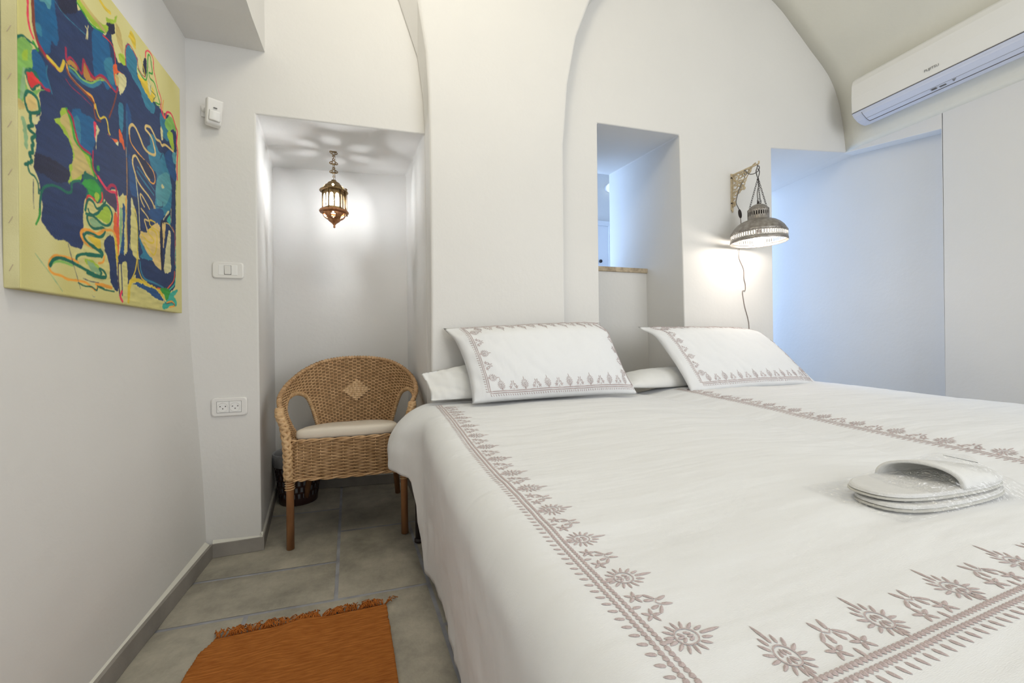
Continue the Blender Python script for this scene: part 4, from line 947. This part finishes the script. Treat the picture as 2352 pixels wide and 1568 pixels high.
def surf_fn(S, toxy):
    def f(a, b):
        x, y = toxy(a, b); e = 0.004; p = S(x, y); du = S(x + e, y) - p; dv = S(x, y + e) - p; nn = du.cross(dv)
        nn = nn.normalized() if nn.length > 1e-12 else Vector((0, 0, 1)); return p, nn
    return f
D1 = lambda x, y: duvet1(x - 0.24, y)
# left border: a runs from the foot to the head; b points into the bed
em = Emb(surf_fn(D1, lambda a, b: (0.303 + b + 0.003 * math.sin(a * 3), a)))
for k in range(14):
    a = 0.347 + 0.1145 * k
    if a < 1.76: em.medallion(a)
    if a + 0.057 < 1.76: em.sprig(a + 0.057)
em.chain(0.262, 1.785, o0=0.252, o1=1.785); em.mb.build('embroidery', M['thread'], dv1, merge=False, recalc=False)
em = Emb(surf_fn(D1, lambda a, b: (a, 0.293 + b)))
for k in range(7):
    a = 0.379 + 0.136 * k
    if a < 1.19: em.medallion(a)
    if a + 0.068 < 1.2: em.sprig(a + 0.068, 1.05)
em.chain(0.273, 1.20, o0=0.263, o1=1.2); em.mb.build('embroidery', M['thread'], dv1, merge=False, recalc=False)
CH2 = [(0.2, 1.452), (0.5, 1.452), (0.78, 1.462), (1.0, 1.490), (1.38, 1.517), (1.85, 1.532)]
em = Emb(surf_fn(duvet2, lambda a, b: (interp(CH2, a) + 0.034 + b, a)))
for k in range(14):
    a = 0.347 + 0.1145 * k
    if a < 1.76: em.medallion(a)
    if a + 0.057 < 1.76: em.sprig(a + 0.057)
em.chain(0.262, 1.785); em.mb.build('embroidery', M['thread'], dv2, merge=False, recalc=False)
em = Emb(surf_fn(duvet2, lambda a, b: (a, 0.293 + b)))
for k in range(8):
    em.medallion(1.57 + 0.136 * k); em.sprig(1.638 + 0.136 * k, 1.05)
em.chain(1.46, 2.62); em.mb.build('embroidery', M['thread'], dv2, merge=False, recalc=False)

# ------------------------------------------------------------------ pillows
def pillow(label, A, B, C_, D_, t_, seed, emb=None, material='cotton', ex=0.42, back=1.0, poke=0.018, wrinkle=0.004, sag=None, bend=0.0, bend_r=0.0):
    A, B, C_, D_ = map(Vector, (A, B, C_, D_)); nrm = (B - A).cross(D_ - A).normalized()
    if nrm.y > 0.3: nrm = -nrm
    ce = (A + B + C_ + D_) / 4; W_ = (B - A).length; Hh = (D_ - A).length
    def F(u, v, side):
        uu = min(1, max(0, u)); vv = min(1, max(0, v)); p = A.lerp(B, uu).lerp(D_.lerp(C_, uu), vv)
        p = p + (ce - p) * poke * 2 * (math.sin(PI * uu) ** 0.7 * abs(2 * vv - 1) ** 4 * (0.4) + math.sin(PI * vv) ** 0.7 * abs(2 * uu - 1) ** 4)
        pr = (4 * uu * (1 - uu)) ** ex * (4 * vv * (1 - vv)) ** ex
        wv = wrinkle * (nz(uu * W_ * 1.4 + vv * 0.5, vv * Hh * 0.8, seed, 11) * 0.8 + nz(uu * W_, vv * Hh, seed + 5, 5) * 1.6 + 0.9 * nz(uu * W_ * 2.5 + vv * Hh, vv * Hh * .7 - uu * W_ * .7, seed + 8, 16)) * (0.35 + 0.65 * (1 - pr))
        if side > 0: q = p + nrm * (t_ * pr + wv * min(1, 6 * pr))
        else: q = p - nrm * (t_ * back * pr)
        q = q - nrm * (bend * ss(0.74, 1.0, vv) ** 1.5 + bend_r * ss(0.80, 1.0, uu) ** 1.5)
        return q
    mb = MB(); mb.grid(lambda u, v: F(u, v, 1), 72, 44); mb.grid(lambda u, v: F(1 - u, v, -1), 72, 44)
    o = mb.build('pillow', M[material], smooth=True); tag(o, label, 'pillow')
    if emb:
        (ul, ur, vb, vt, k, sides) = emb
        def mk(toUV):
            def f(a, b):
                u, v = toUV(a, b); e = 0.006; p = F(u, v, 1); du = F(u + e, v, 1) - p; dv = F(u, v + e, 1) - p; nn = du.cross(dv); nn = nn.normalized() if nn.length > 1e-12 else nrm
                if nn.dot(nrm) < 0: nn = -nn
                return p, nn
            return f
        Lw = (ur - ul) * W_; Lh = (vt - vb) * Hh; kk = k
        cb = 0.0345 * kk
        for sd in sides:
            if sd == 'b': fn = mk(lambda a, b: (ul + a / W_, vb + (b + cb) / Hh)); L_ = Lw
            elif sd == 't': fn = mk(lambda a, b: (ul + a / W_, vt - (b + cb) / Hh)); L_ = Lw
            elif sd == 'l': fn = mk(lambda a, b: (ul + (b + cb) / W_, vb + a / Hh)); L_ = Lh
            else: fn = mk(lambda a, b: (ur - (b + cb) / W_, vb + a / Hh)); L_ = Lh
            e_ = Emb(fn); n_ = max(2, int(round(L_ / (0.125 * kk)))); pit = L_ / n_
            for q in range(n_):
                e_.medallion((q + 0.55) * pit, kk * 0.95)
                if q < n_ - 1: e_.sprig((q + 1.05) * pit, kk * 0.95)
            e_.chain(0, L_, kk); e_.mb.build('embroidery', M['thread'], o, merge=False, recalc=False)
    return o
pillow('near white pillow with a mauve embroidered border, leaning on the pillar', (0.388, 1.690, 0.618), (1.228, 1.690, 0.622), (1.118, 1.815, 1.000), (0.298, 1.825, 0.962), 0.085, 1.0, emb=(0.090, 0.98, 0.085, 0.975, 0.80, 'blrt'), ex=0.46, back=0.25, poke=0.035, wrinkle=0.007, bend=0.05, bend_r=0.02)
pillow('far white pillow with a mauve embroidered border, leaning below the tin lamp', (1.530, 1.690, 0.612), (2.500, 1.690, 0.612), (2.235, 1.925, 0.980), (1.408, 1.915, 0.982), 0.065, 3.0, emb=(0.085, 0.955, 0.080, 0.975, 0.80, 'blrt'), ex=0.46, back=0.6, poke=0.030, wrinkle=0.007, bend=0.05, bend_r=0.02)
pillow('plain white pillow tucked behind the near embroidered pillow', (0.225, 1.775, 0.628), (0.98, 1.79, 0.632), (0.94, 1.865, 0.86), (0.190, 1.835, 0.742), 0.034, 6.0, material='cotton2', ex=0.5, back=0.7, wrinkle=0.014)
pillow('plain white pillow lying behind the far embroidered pillow', (1.215, 1.790, 0.640), (1.95, 1.80, 0.640), (1.93, 2.0, 0.66), (1.225, 2.0, 0.66), 0.075, 8.0, material='cotton2', ex=0.5, back=0.4, wrinkle=0.006)

# ------------------------------------------------------------------ slippers in a clear bag on the near duvet
def sole_pt(a, L_=0.165, W_=0.060):
    x = L_ * math.cos(a); w_ = W_ * (1.0 - 0.10 * math.cos(a)) * (1 + 0.10 * math.cos(2 * a)); return (x, w_ * math.copysign(abs(math.sin(a)) ** 0.85, math.sin(a)))
def slipper(label, z0_, off, upper_h):
    t = thing('slipper', label, 'slipper', (0.965 + off[0], 0.470 + off[1], z0_), R(-2 + off[2]), 'slippers in the clear bag')
    def slab(r0, r1, z0s, z1s, nm, mt_):
        mb = MB(); n = 48; vs = []
        for (z_, q) in ((z0s, 0.97 * r0), (z0s + 0.0015, r0), (z1s - 0.0015, r1), (z1s, 0.97 * r1)):
            for k in range(n): x, y = sole_pt(2 * PI * k / n); vs.append((x * q, y * q, z_))
        fs = [(i * n + k, i * n + (k + 1) % n, (i + 1) * n + (k + 1) % n, (i + 1) * n + k) for i in range(3) for k in range(n)] + [tuple(reversed(range(n))), tuple(range(3 * n, 4 * n))]
        mb.add(vs, fs); return mb.build(nm, mt_, t, smooth=False)
    slab(1.0, 1.0, 0.0, 0.005, 'sole', M['slip_sole']); slab(0.985, 0.97, 0.005, 0.012, 'footbed', M['slip'])
    mb = MB()
    def up(u, v):      # band over the toe half; front opening slants back
        a = lerp(-PI / 2, PI / 2, u); xs = lerp(-0.0275 + 0.0075 * math.cos(a) - 0.0225 * math.sin(a), 0.157, v); xs = min(xs, 0.158)
        ww = sole_pt(math.acos(max(-1, min(1, xs / 0.165))))[1] * 1.0; hh = upper_h * (1 - 0.72 * v ** 1.5)
        return (xs, ww * math.sin(a), 0.010 + hh * max(0, math.cos(a)) ** 0.8)
    mb.grid(up, 28, 18); mb.build('upper', M['slip'], t, smooth=True, solid=0.005)
    return t
zs = z1(0.98, 0.47)
slipper('lower of the two white terry slippers stacked in the clear bag', zs + 0.003, (0.002, -0.004, 0), 0.003)
ts = slipper('upper of the two white terry slippers, its open toe-strap raised', zs + 0.0175, (0.004, 0.003, -2), 0.036)
mm = Matrix.Translation((0.085, -0.002, 0.0425)) @ Matrix.Rotation(R(16), 4, 'Y') @ Matrix.Rotation(R(-78), 4, 'Z')
mb = MB(); random.seed(3)
for k in range(9): x = -0.020 + k * 0.005; mb.box(x, x + random.uniform(0.0018, 0.0040), -0.0035 + random.uniform(-0.002, 0.002), 0.003 + random.uniform(-0.001, 0.003), 0, 0.0006)
mb.box(-0.022, 0.024, -0.0062, -0.0052, 0, 0.0006)
o = mb.build('printed_mark', M['mark_grey'], ts); o.data.transform(mm)
mb = MB()
def bagf(u, v):
    x = lerp(-0.200, 0.235, u); y = lerp(-0.074, 0.098, v); e = (4 * u * (1 - u)) ** 0.35 * (4 * v * (1 - v)) ** 0.45; core = math.exp(-((x - 0.03) / 0.16) ** 4) * math.exp(-((y - 0.005) / 0.068) ** 4)
    h = 0.006 * e + (0.040 + 0.020 * math.exp(-((x - 0.055) / 0.075) ** 2) * math.exp(-((y - 0.0) / 0.05) ** 2)) * core + (0.0055 * nz(x, y, 2.0, 28) + 0.004 * abs(nz(x * 2, y * 0.8, 5.0, 30)) + 0.0035 * nz(x, y, 9, 60)) * e
    th = R(-3); X = 0.985 + x * math.cos(th) - y * math.sin(th) + 0.01 * nz(x, y, 3, 9); Y = 0.472 + x * math.sin(th) + y * math.cos(th) + 0.008 * nz(x, y, 6, 9)
    return (X, Y, z1(X, Y) + 0.002 + max(0.0006, h))
mb.grid(bagf, 150, 70)
tag(mb.build('plastic_bag', M['bag'], smooth=True), 'crinkled clear plastic bag around the slippers on the near duvet', 'bag')

# ------------------------------------------------------------------ wicker armchair
CXc, CYc = -0.113, 1.953
ch = thing('wicker_armchair', 'honey coloured wicker armchair with curved back, standing at the niche', 'chair', (CXc, CYc, 0), R(-1.8))
RIM = [(0, (0, 0.500, 0.800)), (0.15, (0.095, 0.493, 0.795)), (0.3, (0.185, 0.465, 0.775)), (0.45, (0.255, 0.400, 0.735)), (0.6, (0.297, 0.300, 0.688)), (0.75, (0.305, 0.180, 0.650)), (0.88, (0.292, 0.080, 0.622)), (1.0, (0.268, 0.006, 0.590))]
BAS = [(0, (0, 0.432, 0.400)), (0.15, (0.075, 0.430, 0.400)), (0.3, (0.132, 0.415, 0.402)), (0.45, (0.185, 0.370, 0.408)), (0.6, (0.215, 0.290, 0.418)), (0.75, (0.226, 0.185, 0.428)), (0.88, (0.228, 0.090, 0.440)), (1.0, (0.232, 0.000, 0.440))]
def tabc(tab, a):
    a = min(1, max(0, a)); i = max(k for k in range(len(tab)) if tab[k][0] <= a + 1e-9); i = min(i, len(tab) - 2)
    p0 = Vector(tab[max(0, i - 1)][1]); p1 = Vector(tab[i][1]); p2 = Vector(tab[i + 1][1]); p3 = Vector(tab[min(len(tab) - 1, i + 2)][1])
    if i == 0: p0 = Vector((-p2.x, p2.y, p2.z))
    t_ = (a - tab[i][0]) / (tab[i + 1][0] - tab[i][0])
    return 0.5 * ((2 * p1) + (p2 - p0) * t_ + (2 * p0 - 5 * p1 + 4 * p2 - p3) * t_ * t_ + (3 * p1 - p0 - 3 * p2 + p3) * t_ ** 3)
def shell(a, v):
    s_ = -1 if a < 0 else 1; b = tabc(BAS, abs(a)); r = tabc(RIM, abs(a)); bul = math.sin(PI * v) * 0.012
    p = b.lerp(r, v); d = Vector((p.x, p.y - 0.15, 0)); d = d.normalized() * bul if d.length > 0.01 else Vector((0, bul, 0)); p = p + d
    return Vector((p.x * s_, p.y, p.z))
def opening(a, z):      # arch-shaped gaps between back panel and arms
    a = abs(a)
    if z > 0.628 or z < 0.40: return False
    l = interp([(0.40, 0.41), (0.52, 0.42), (0.575, 0.435), (0.61, 0.465), (0.628, 0.53)], z); r = interp([(0.40, 0.76), (0.50, 0.77), (0.56, 0.755), (0.60, 0.70), (0.620, 0.64), (0.628, 0.59)], z)
    return l < a < r
# core sheet behind the weave
NA, NV = 160, 60; mb = MB(); vs = []; ok = []
for j in range(NV + 1):
    for i in range(NA + 1): p = shell(-1 + 2 * i / NA, j / NV); vs.append(p)
fs = []
for j in range(NV):
    for i in range(NA):
        a = -1 + 2 * (i + .5) / NA; p = shell(a, (j + .5) / NV)
        if not opening(a, p.z): fs.append((j * (NA + 1) + i, j * (NA + 1) + i + 1, (j + 1) * (NA + 1) + i + 1, (j + 1) * (NA + 1) + i))
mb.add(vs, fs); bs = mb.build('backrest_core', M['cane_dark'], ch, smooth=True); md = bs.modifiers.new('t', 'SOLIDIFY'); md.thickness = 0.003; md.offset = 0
def outn(a, v):
    e = 0.01; p = shell(a, v); du = shell(min(1, a + e), v) - shell(max(-1, a - e), v); dv = shell(a, min(1, v + e)) - shell(a, max(0, v - e)); n_ = du.cross(dv)
    return n_.normalized() if n_.length > 1e-9 else Vector((0, 1, 0))
mb = MB(); NR = 44; KA = 220; stk = 62
for r_ in range(NR):
    v = (r_ + 0.5) / NR; seg = []
    for i in range(KA + 1):
        a = -1 + 2 * i / KA; p = shell(a, v)
        if opening(a, p.z):
            if len(seg) > 2: mb.tube(seg, 0.0037, 4, flat=0.62, cap=False)
            seg = []; continue
        ph = math.sin((a + 1) / 2 * stk * PI + r_ * PI); seg.append(p + outn(a, v) * (0.0042 * ph))
    if len(seg) > 2: mb.tube(seg, 0.0037, 4, flat=0.62, cap=False)
mb.build('backrest_weave', M['cane'], ch, smooth=True)
mb = MB()
for k in range(1, stk):
    a = -1 + 2 * k / stk; seg = []
    for j in range(NV + 1):
        v = j / NV; p = shell(a, v)
        if opening(a, p.z):
            if len(seg) > 2: mb.tube(seg, 0.0026, 4, cap=False)
            seg = []; continue
        seg.append(p)
    if len(seg) > 2: mb.tube(seg, 0.0028, 4, cap=False)
mb.build('backrest_stakes', M['cane'], ch, smooth=True)
# diamond of broad flat strips on the back
mb = MB()
for r_ in range(-5, 6):
    wdt = 0.072 * (1 - abs(r_) / 5.6)
    nseg = max(1, int(wdt * 2 / 0.017)); z_ = 0.622 + r_ * 0.0105
    for q in range(nseg):
        x0 = -wdt + 2 * wdt * q / nseg; x1 = x0 + 2 * wdt / nseg * 0.94; bump = 0.004 if (q + r_) % 2 else 0.001
        def loc(x, z):
            v = 0.5; a = x / 0.62
            for _ in range(5):
                p = shell(a, v); v += (z - p.z) / 0.36; a += (x - p.x) * 1.6
            return shell(a, v) - Vector((0, 0.0065 + bump, 0))
        mb.grid(lambda u, vv: loc(lerp(x0, x1, u), z_ + lerp(-0.0046, 0.0046, vv)) - Vector((0, 0.0022 * math.sin(PI * u), 0)), 4, 2)
mb.build('diamond_weave', M['cane_pale'], ch, smooth=False, solid=0.0015)
# rim and opening borders, wrapped in cane
def wrapped(path, r, nm, coil=0.0042, mt_='cane_pale', rc=None):
    mb = MB(); mb.tube(path, r * 0.86, 8, cap=True); L_ = [0]
    for p, q in zip(path, path[1:]): L_.append(L_[-1] + (q - p).length)
    tot = L_[-1]; turns = tot / (coil * 2.0); n_ = int(turns * 8); hp = []
    for i in range(n_ + 1):
        d = tot * i / n_; k = min(len(path) - 2, max(0, next((j for j in range(len(L_) - 1) if L_[j + 1] >= d), len(L_) - 2))); t_ = (d - L_[k]) / max(1e-9, L_[k + 1] - L_[k]); c = path[k].lerp(path[k + 1], t_); T = (path[k + 1] - path[k]).normalized()
        n1 = T.orthogonal().normalized(); ref = Vector((0.3, 0.5, 0.81)); n1 = (ref - T * ref.dot(T)).normalized(); n2 = T.cross(n1); a = 2 * PI * i / 8; hp.append(c + n1 * math.cos(a) * r + n2 * math.sin(a) * r)
    mb.tube(hp, coil * 0.52, 4, cap=False, flat=0.6); return mb.build(nm, M[mt_], ch, smooth=True)
wrapped([shell(-1 + 2 * i / 80, 1.0) for i in range(81)], 0.009, 'rim', 0.0075, 'cane')
for s_ in (-1, 1):
    L1 = [(0.41, 0.43), (0.42, 0.52), (0.435, 0.575), (0.465, 0.61), (0.53, 0.628), (0.59, 0.628), (0.64, 0.620), (0.70, 0.60), (0.755, 0.56), (0.77, 0.50), (0.76, 0.44)]
    def sz(a, z): 
        v = 0.3
        for _ in range(6): v += (z - shell(a, v).z) / 0.3
        return shell(a, v)
    pth = cr([sz(s_ * a, z) for a, z in L1], 5); wrapped(pth[:31], 0.010, 'opening_border', 0.005, 'cane_pale'); wrapped(pth[30:], 0.006, 'opening_border', 0.005, 'cane')
# seat box: woven apron
SB = [(-0.228, 0.0), (-0.15, -0.010), (0, -0.016), (0.15, -0.010), (0.228, 0.0), (0.226, 0.10), (0.224, 0.19), (0.212, 0.29), (0.182, 0.37), (0.13, 0.42), (0, 0.432), (-0.13, 0.42), (-0.182, 0.37), (-0.212, 0.29), (-0.224, 0.19), (-0.226, 0.10)]
SBc = cr([(x, y, 0) for x, y in SB], 14, closed=True); NP = len(SBc); cen = Vector((0, 0.2, 0))
def ring(i, z, off=0.0):
    p = SBc[i % NP]; d = (p - cen).normalized(); return Vector((p.x + d.x * off, p.y + d.y * off, z - 0.115 * max(0, p.y) * max(0, (z - 0.30) / 0.165)))
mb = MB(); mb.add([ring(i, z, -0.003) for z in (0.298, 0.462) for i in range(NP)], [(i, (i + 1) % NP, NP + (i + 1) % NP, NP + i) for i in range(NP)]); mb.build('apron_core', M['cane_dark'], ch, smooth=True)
mb = MB()
for r_ in range(23):
    z = 0.300 + r_ * 0.0070
    mb.tube([ring(i, z, 0.0018 + 0.0040 * math.sin(i * PI * 0.25 + r_ * PI)) for i in range(NP)], 0.0033, 4, closed=True, flat=0.62)
mb.build('apron_weave', M['cane'], ch, smooth=True)
mb = MB()
for i in range(2, NP, 4): mb.tube([ring(i, 0.298, 0.001), ring(i, 0.462, 0.001)], 0.0030, 4)
mb.build('apron_stakes', M['cane'], ch, smooth=True)
for z in (0.296, 0.463):
    mb = MB()
    for ph in (0, PI): mb.tube([ring(i, z + 0.004 * math.sin(i * 0.55 + ph), 0.002 + 0.004 * math.cos(i * 0.55 + ph)) for i in range(NP)], 0.0042, 5, closed=True)
    mb.build('apron_border', M['cane'], ch, smooth=True)
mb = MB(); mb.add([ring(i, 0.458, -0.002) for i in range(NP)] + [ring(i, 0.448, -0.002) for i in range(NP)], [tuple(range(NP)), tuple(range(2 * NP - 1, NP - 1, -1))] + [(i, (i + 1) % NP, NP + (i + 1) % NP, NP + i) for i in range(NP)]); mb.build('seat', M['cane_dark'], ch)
# front posts with braid, legs
for s_ in (-1, 1):
    mb = MB(); mb.tube([(s_ * 0.237, 0.004, 0.002), (s_ * 0.236, 0.002, 0.30), (s_ * 0.240, 0.0, 0.44)], 0.0155, 14); mb.build('leg', M['legwood'], ch, smooth=True)
    pth = [Vector((s_ * 0.237, 0.004, 0.252 + 0.005 * i)) for i in range(11)]; wrapped(pth, 0.0195, 'leg_binding', 0.0050, 'cane_pale')
    pb = cr([(s_ * 0.240, -0.004, 0.300), (s_ * 0.240, -0.010, 0.37), (s_ * 0.243, -0.008, 0.44), (s_ * 0.254, 0.0, 0.52), (s_ * 0.272, 0.006, 0.575), (s_ * 0.276, 0.020, 0.600)], 14)
    mb = MB(); mb.tube(pb, 0.011, 8)
    for ph in range(3):
        q = []
        for i, p in enumerate(pb):
            a = i * 0.42 + ph * 2 * PI / 3; q.append(p + Vector((0.0125 * math.sin(a), -0.008 - 0.006 * math.cos(2 * a), 0)))
        mb.tube(q, 0.0092, 6, flat=0.8)
    mb.build('arm_braid', M['cane_pale'], ch, smooth=True)
    mb = MB(); mb.tube([(s_ * 0.247 - 0.030, 0.545, 0.004), (s_ * 0.215 - 0.015, 0.47, 0.22), (s_ * 0.180, 0.395, 0.42)], 0.0150, 14); mb.build('leg', M['legwood'], ch, smooth=True)
mb = MB(); mb.tube([(-0.236, 0.006, 0.285), (-0.205, 0.44, 0.285)], 0.009, 8); mb.tube([(0.236, 0.006, 0.285), (0.205, 0.44, 0.285)], 0.009, 8); mb.tube([(-0.205, 0.44, 0.285), (0.205, 0.44, 0.285)], 0.009, 8); mb.build('under_frame', M['legwood'], ch, smooth=True)

# cushion
mb = MB(); OUT = [(-0.204, 0.004), (-0.10, -0.006), (0.0, -0.010), (0.10, -0.006), (0.204, 0.004), (0.212, 0.06), (0.206, 0.18), (0.180, 0.30), (0.13, 0.375), (0.0, 0.395), (-0.13, 0.375), (-0.180, 0.30), (-0.206, 0.18), (-0.212, 0.06)]
OC = cr([(x, y, 0) for x, y in OUT], 8, closed=True); no = len(OC); cc = Vector((0, 0.19, 0)); vs = []
lv = [(0.0, 0.466), (0.95, 0.466), (0.985, 0.469), (1.0, 0.476), (1.004, 0.486), (0.998, 0.498), (0.975, 0.507), (0.93, 0.512), (0.8, 0.516), (0.6, 0.519), (0.3, 0.521), (0.02, 0.521)]
for (q, z) in lv:
    for p in OC: P_ = cc.lerp(p, max(q, 0.001)); vs.append((P_.x, P_.y, z - 0.125 * P_.y - 0.001 + 0.002 * nz(P_.x, P_.y, 1, 12)))
fs = [(i * no + k, i * no + (k + 1) % no, (i + 1) * no + (k + 1) % no, (i + 1) * no + k) for i in range(len(lv) - 1) for k in range(no)]
mb.add(vs, fs); cu = mb.build('seat_cushion', M['cushion'], smooth=True); cu.location = (CXc, CYc, 0); cu.rotation_euler = (0, 0, R(-1.8))
tag(cu, 'thin cream seat cushion lying on the wicker armchair', 'cushion')

# ------------------------------------------------------------------ waste basket
t = thing('waste_basket', 'dark brown pierced waste basket behind the chair in the niche corner', 'waste basket', (-0.412, 2.565, 0))
NB = 150
prb = [(0.094, 0.0), (0.096, 0.004), (0.099, 0.035)] + [(0.099 + 0.021 * i / 40, 0.035 + 0.175 * i / 40) for i in range(1, 41)] + [(0.1225, 0.265), (0.126, 0.268), (0.126, 0.274)]
def bh(i, j):
    q = i - 2
    if q < 0 or q >= 40: return False
    row = q // 8; return (q % 8) in (1, 2, 3, 4, 5, 6) and ((j + (3 if row % 2 else 0)) % 6) in (1, 2, 3)
mb = lathe_holes(prb, NB, bh); mb.add([(0.094 * math.cos(2 * PI * k / NB), 0.094 * math.sin(2 * PI * k / NB), 0.002) for k in range(NB)], [tuple(range(NB))])
mb.build('bin', M['basket'], t, smooth=True, solid=0.002)
mb = MB(); mb.lathe([(0.030, 0.012), (0.088, 0.016), (0.095, 0.06), (0.104, 0.14), (0.1165, 0.255), (0.120, 0.272), (0.1250, 0.281), (0.1300, 0.276), (0.1310, 0.262), (0.1300, 0.240), (0.1265, 0.214), (0.1255, 0.212)], 72, wob=lambda a, z: 1 + 0.012 * nz(math.cos(a) * 2, math.sin(a) * 2, z * 6, 3))
mb.build('bin_liner', M['liner'], t, smooth=True)

# ------------------------------------------------------------------ orange rug
RX0, RX1, RY1, RY0 = -0.478, 0.028, 1.436, 0.35
def rugp(u, v):
    y = lerp(RY0, RY1, v); x0 = RX0 - 0.045 * (RY1 - y) + 0.02 * ss(0.94, 1.0, v); x1 = RX1 + 0.058 * (RY1 - y) ** 0.9
    x = lerp(x0 + 0.0025 * nz(y, 0, 1, 30), x1 + 0.003 * nz(y, 0, 5, 40), u)
    zf = 0.009 * math.exp(-((x + 0.22 + 0.5 * (RY1 - y)) / 0.045) ** 2) * math.exp(-((y - RY1) / 0.16) ** 2)
    rib = 0.0011 * math.sin(y * 2 * PI / 0.0105 + 0.9 * nz(x, y, 3, 6)) + 0.0006 * nz(x * 3, y * 8, 1, 20)
    return (x, y + 0.006 * nz(x, y, 8, 4), 0.0062 + zf + rib)
mb = MB(); mb.grid(rugp, 110, 620); rg = mb.build('rug', M['rug'], smooth=True, solid=0.005, recalc=False)
tag(rg, 'small orange woven cotton rug with a fringed end on the stone floor', 'rug')
mb = MB(); random.seed(11)
for k in range(64):
    u = (k + 0.5) / 64; c = Vector(rugp(u, 1.0)); lean = random.uniform(-0.6, 0.9) + 0.5 * math.sin(k * 0.5)
    for q in range(5):
        L_ = random.uniform(0.020, 0.055); a = PI / 2 - lean * 0.9 + random.uniform(-0.35, 0.35); pts = []; kx = random.uniform(-0.006, 0.006)
        for s_ in range(6):
            f = s_ / 5; pts.append((c.x + random.uniform(-0.003, 0.003) * (s_ == 0) + L_ * f * math.cos(a) + kx * math.sin(f * 5), c.y - 0.002 + L_ * f * math.sin(a) * 0.8 + 0.003 * math.sin(f * 7 + q), 0.004 + 0.012 * math.sin(PI * f) * random.uniform(0.5, 1.0) + 0.001 * q))
        mb.tube(pts, 0.0013, 4)
mb.build('fringe', M['rug_fringe'], rg, smooth=True)
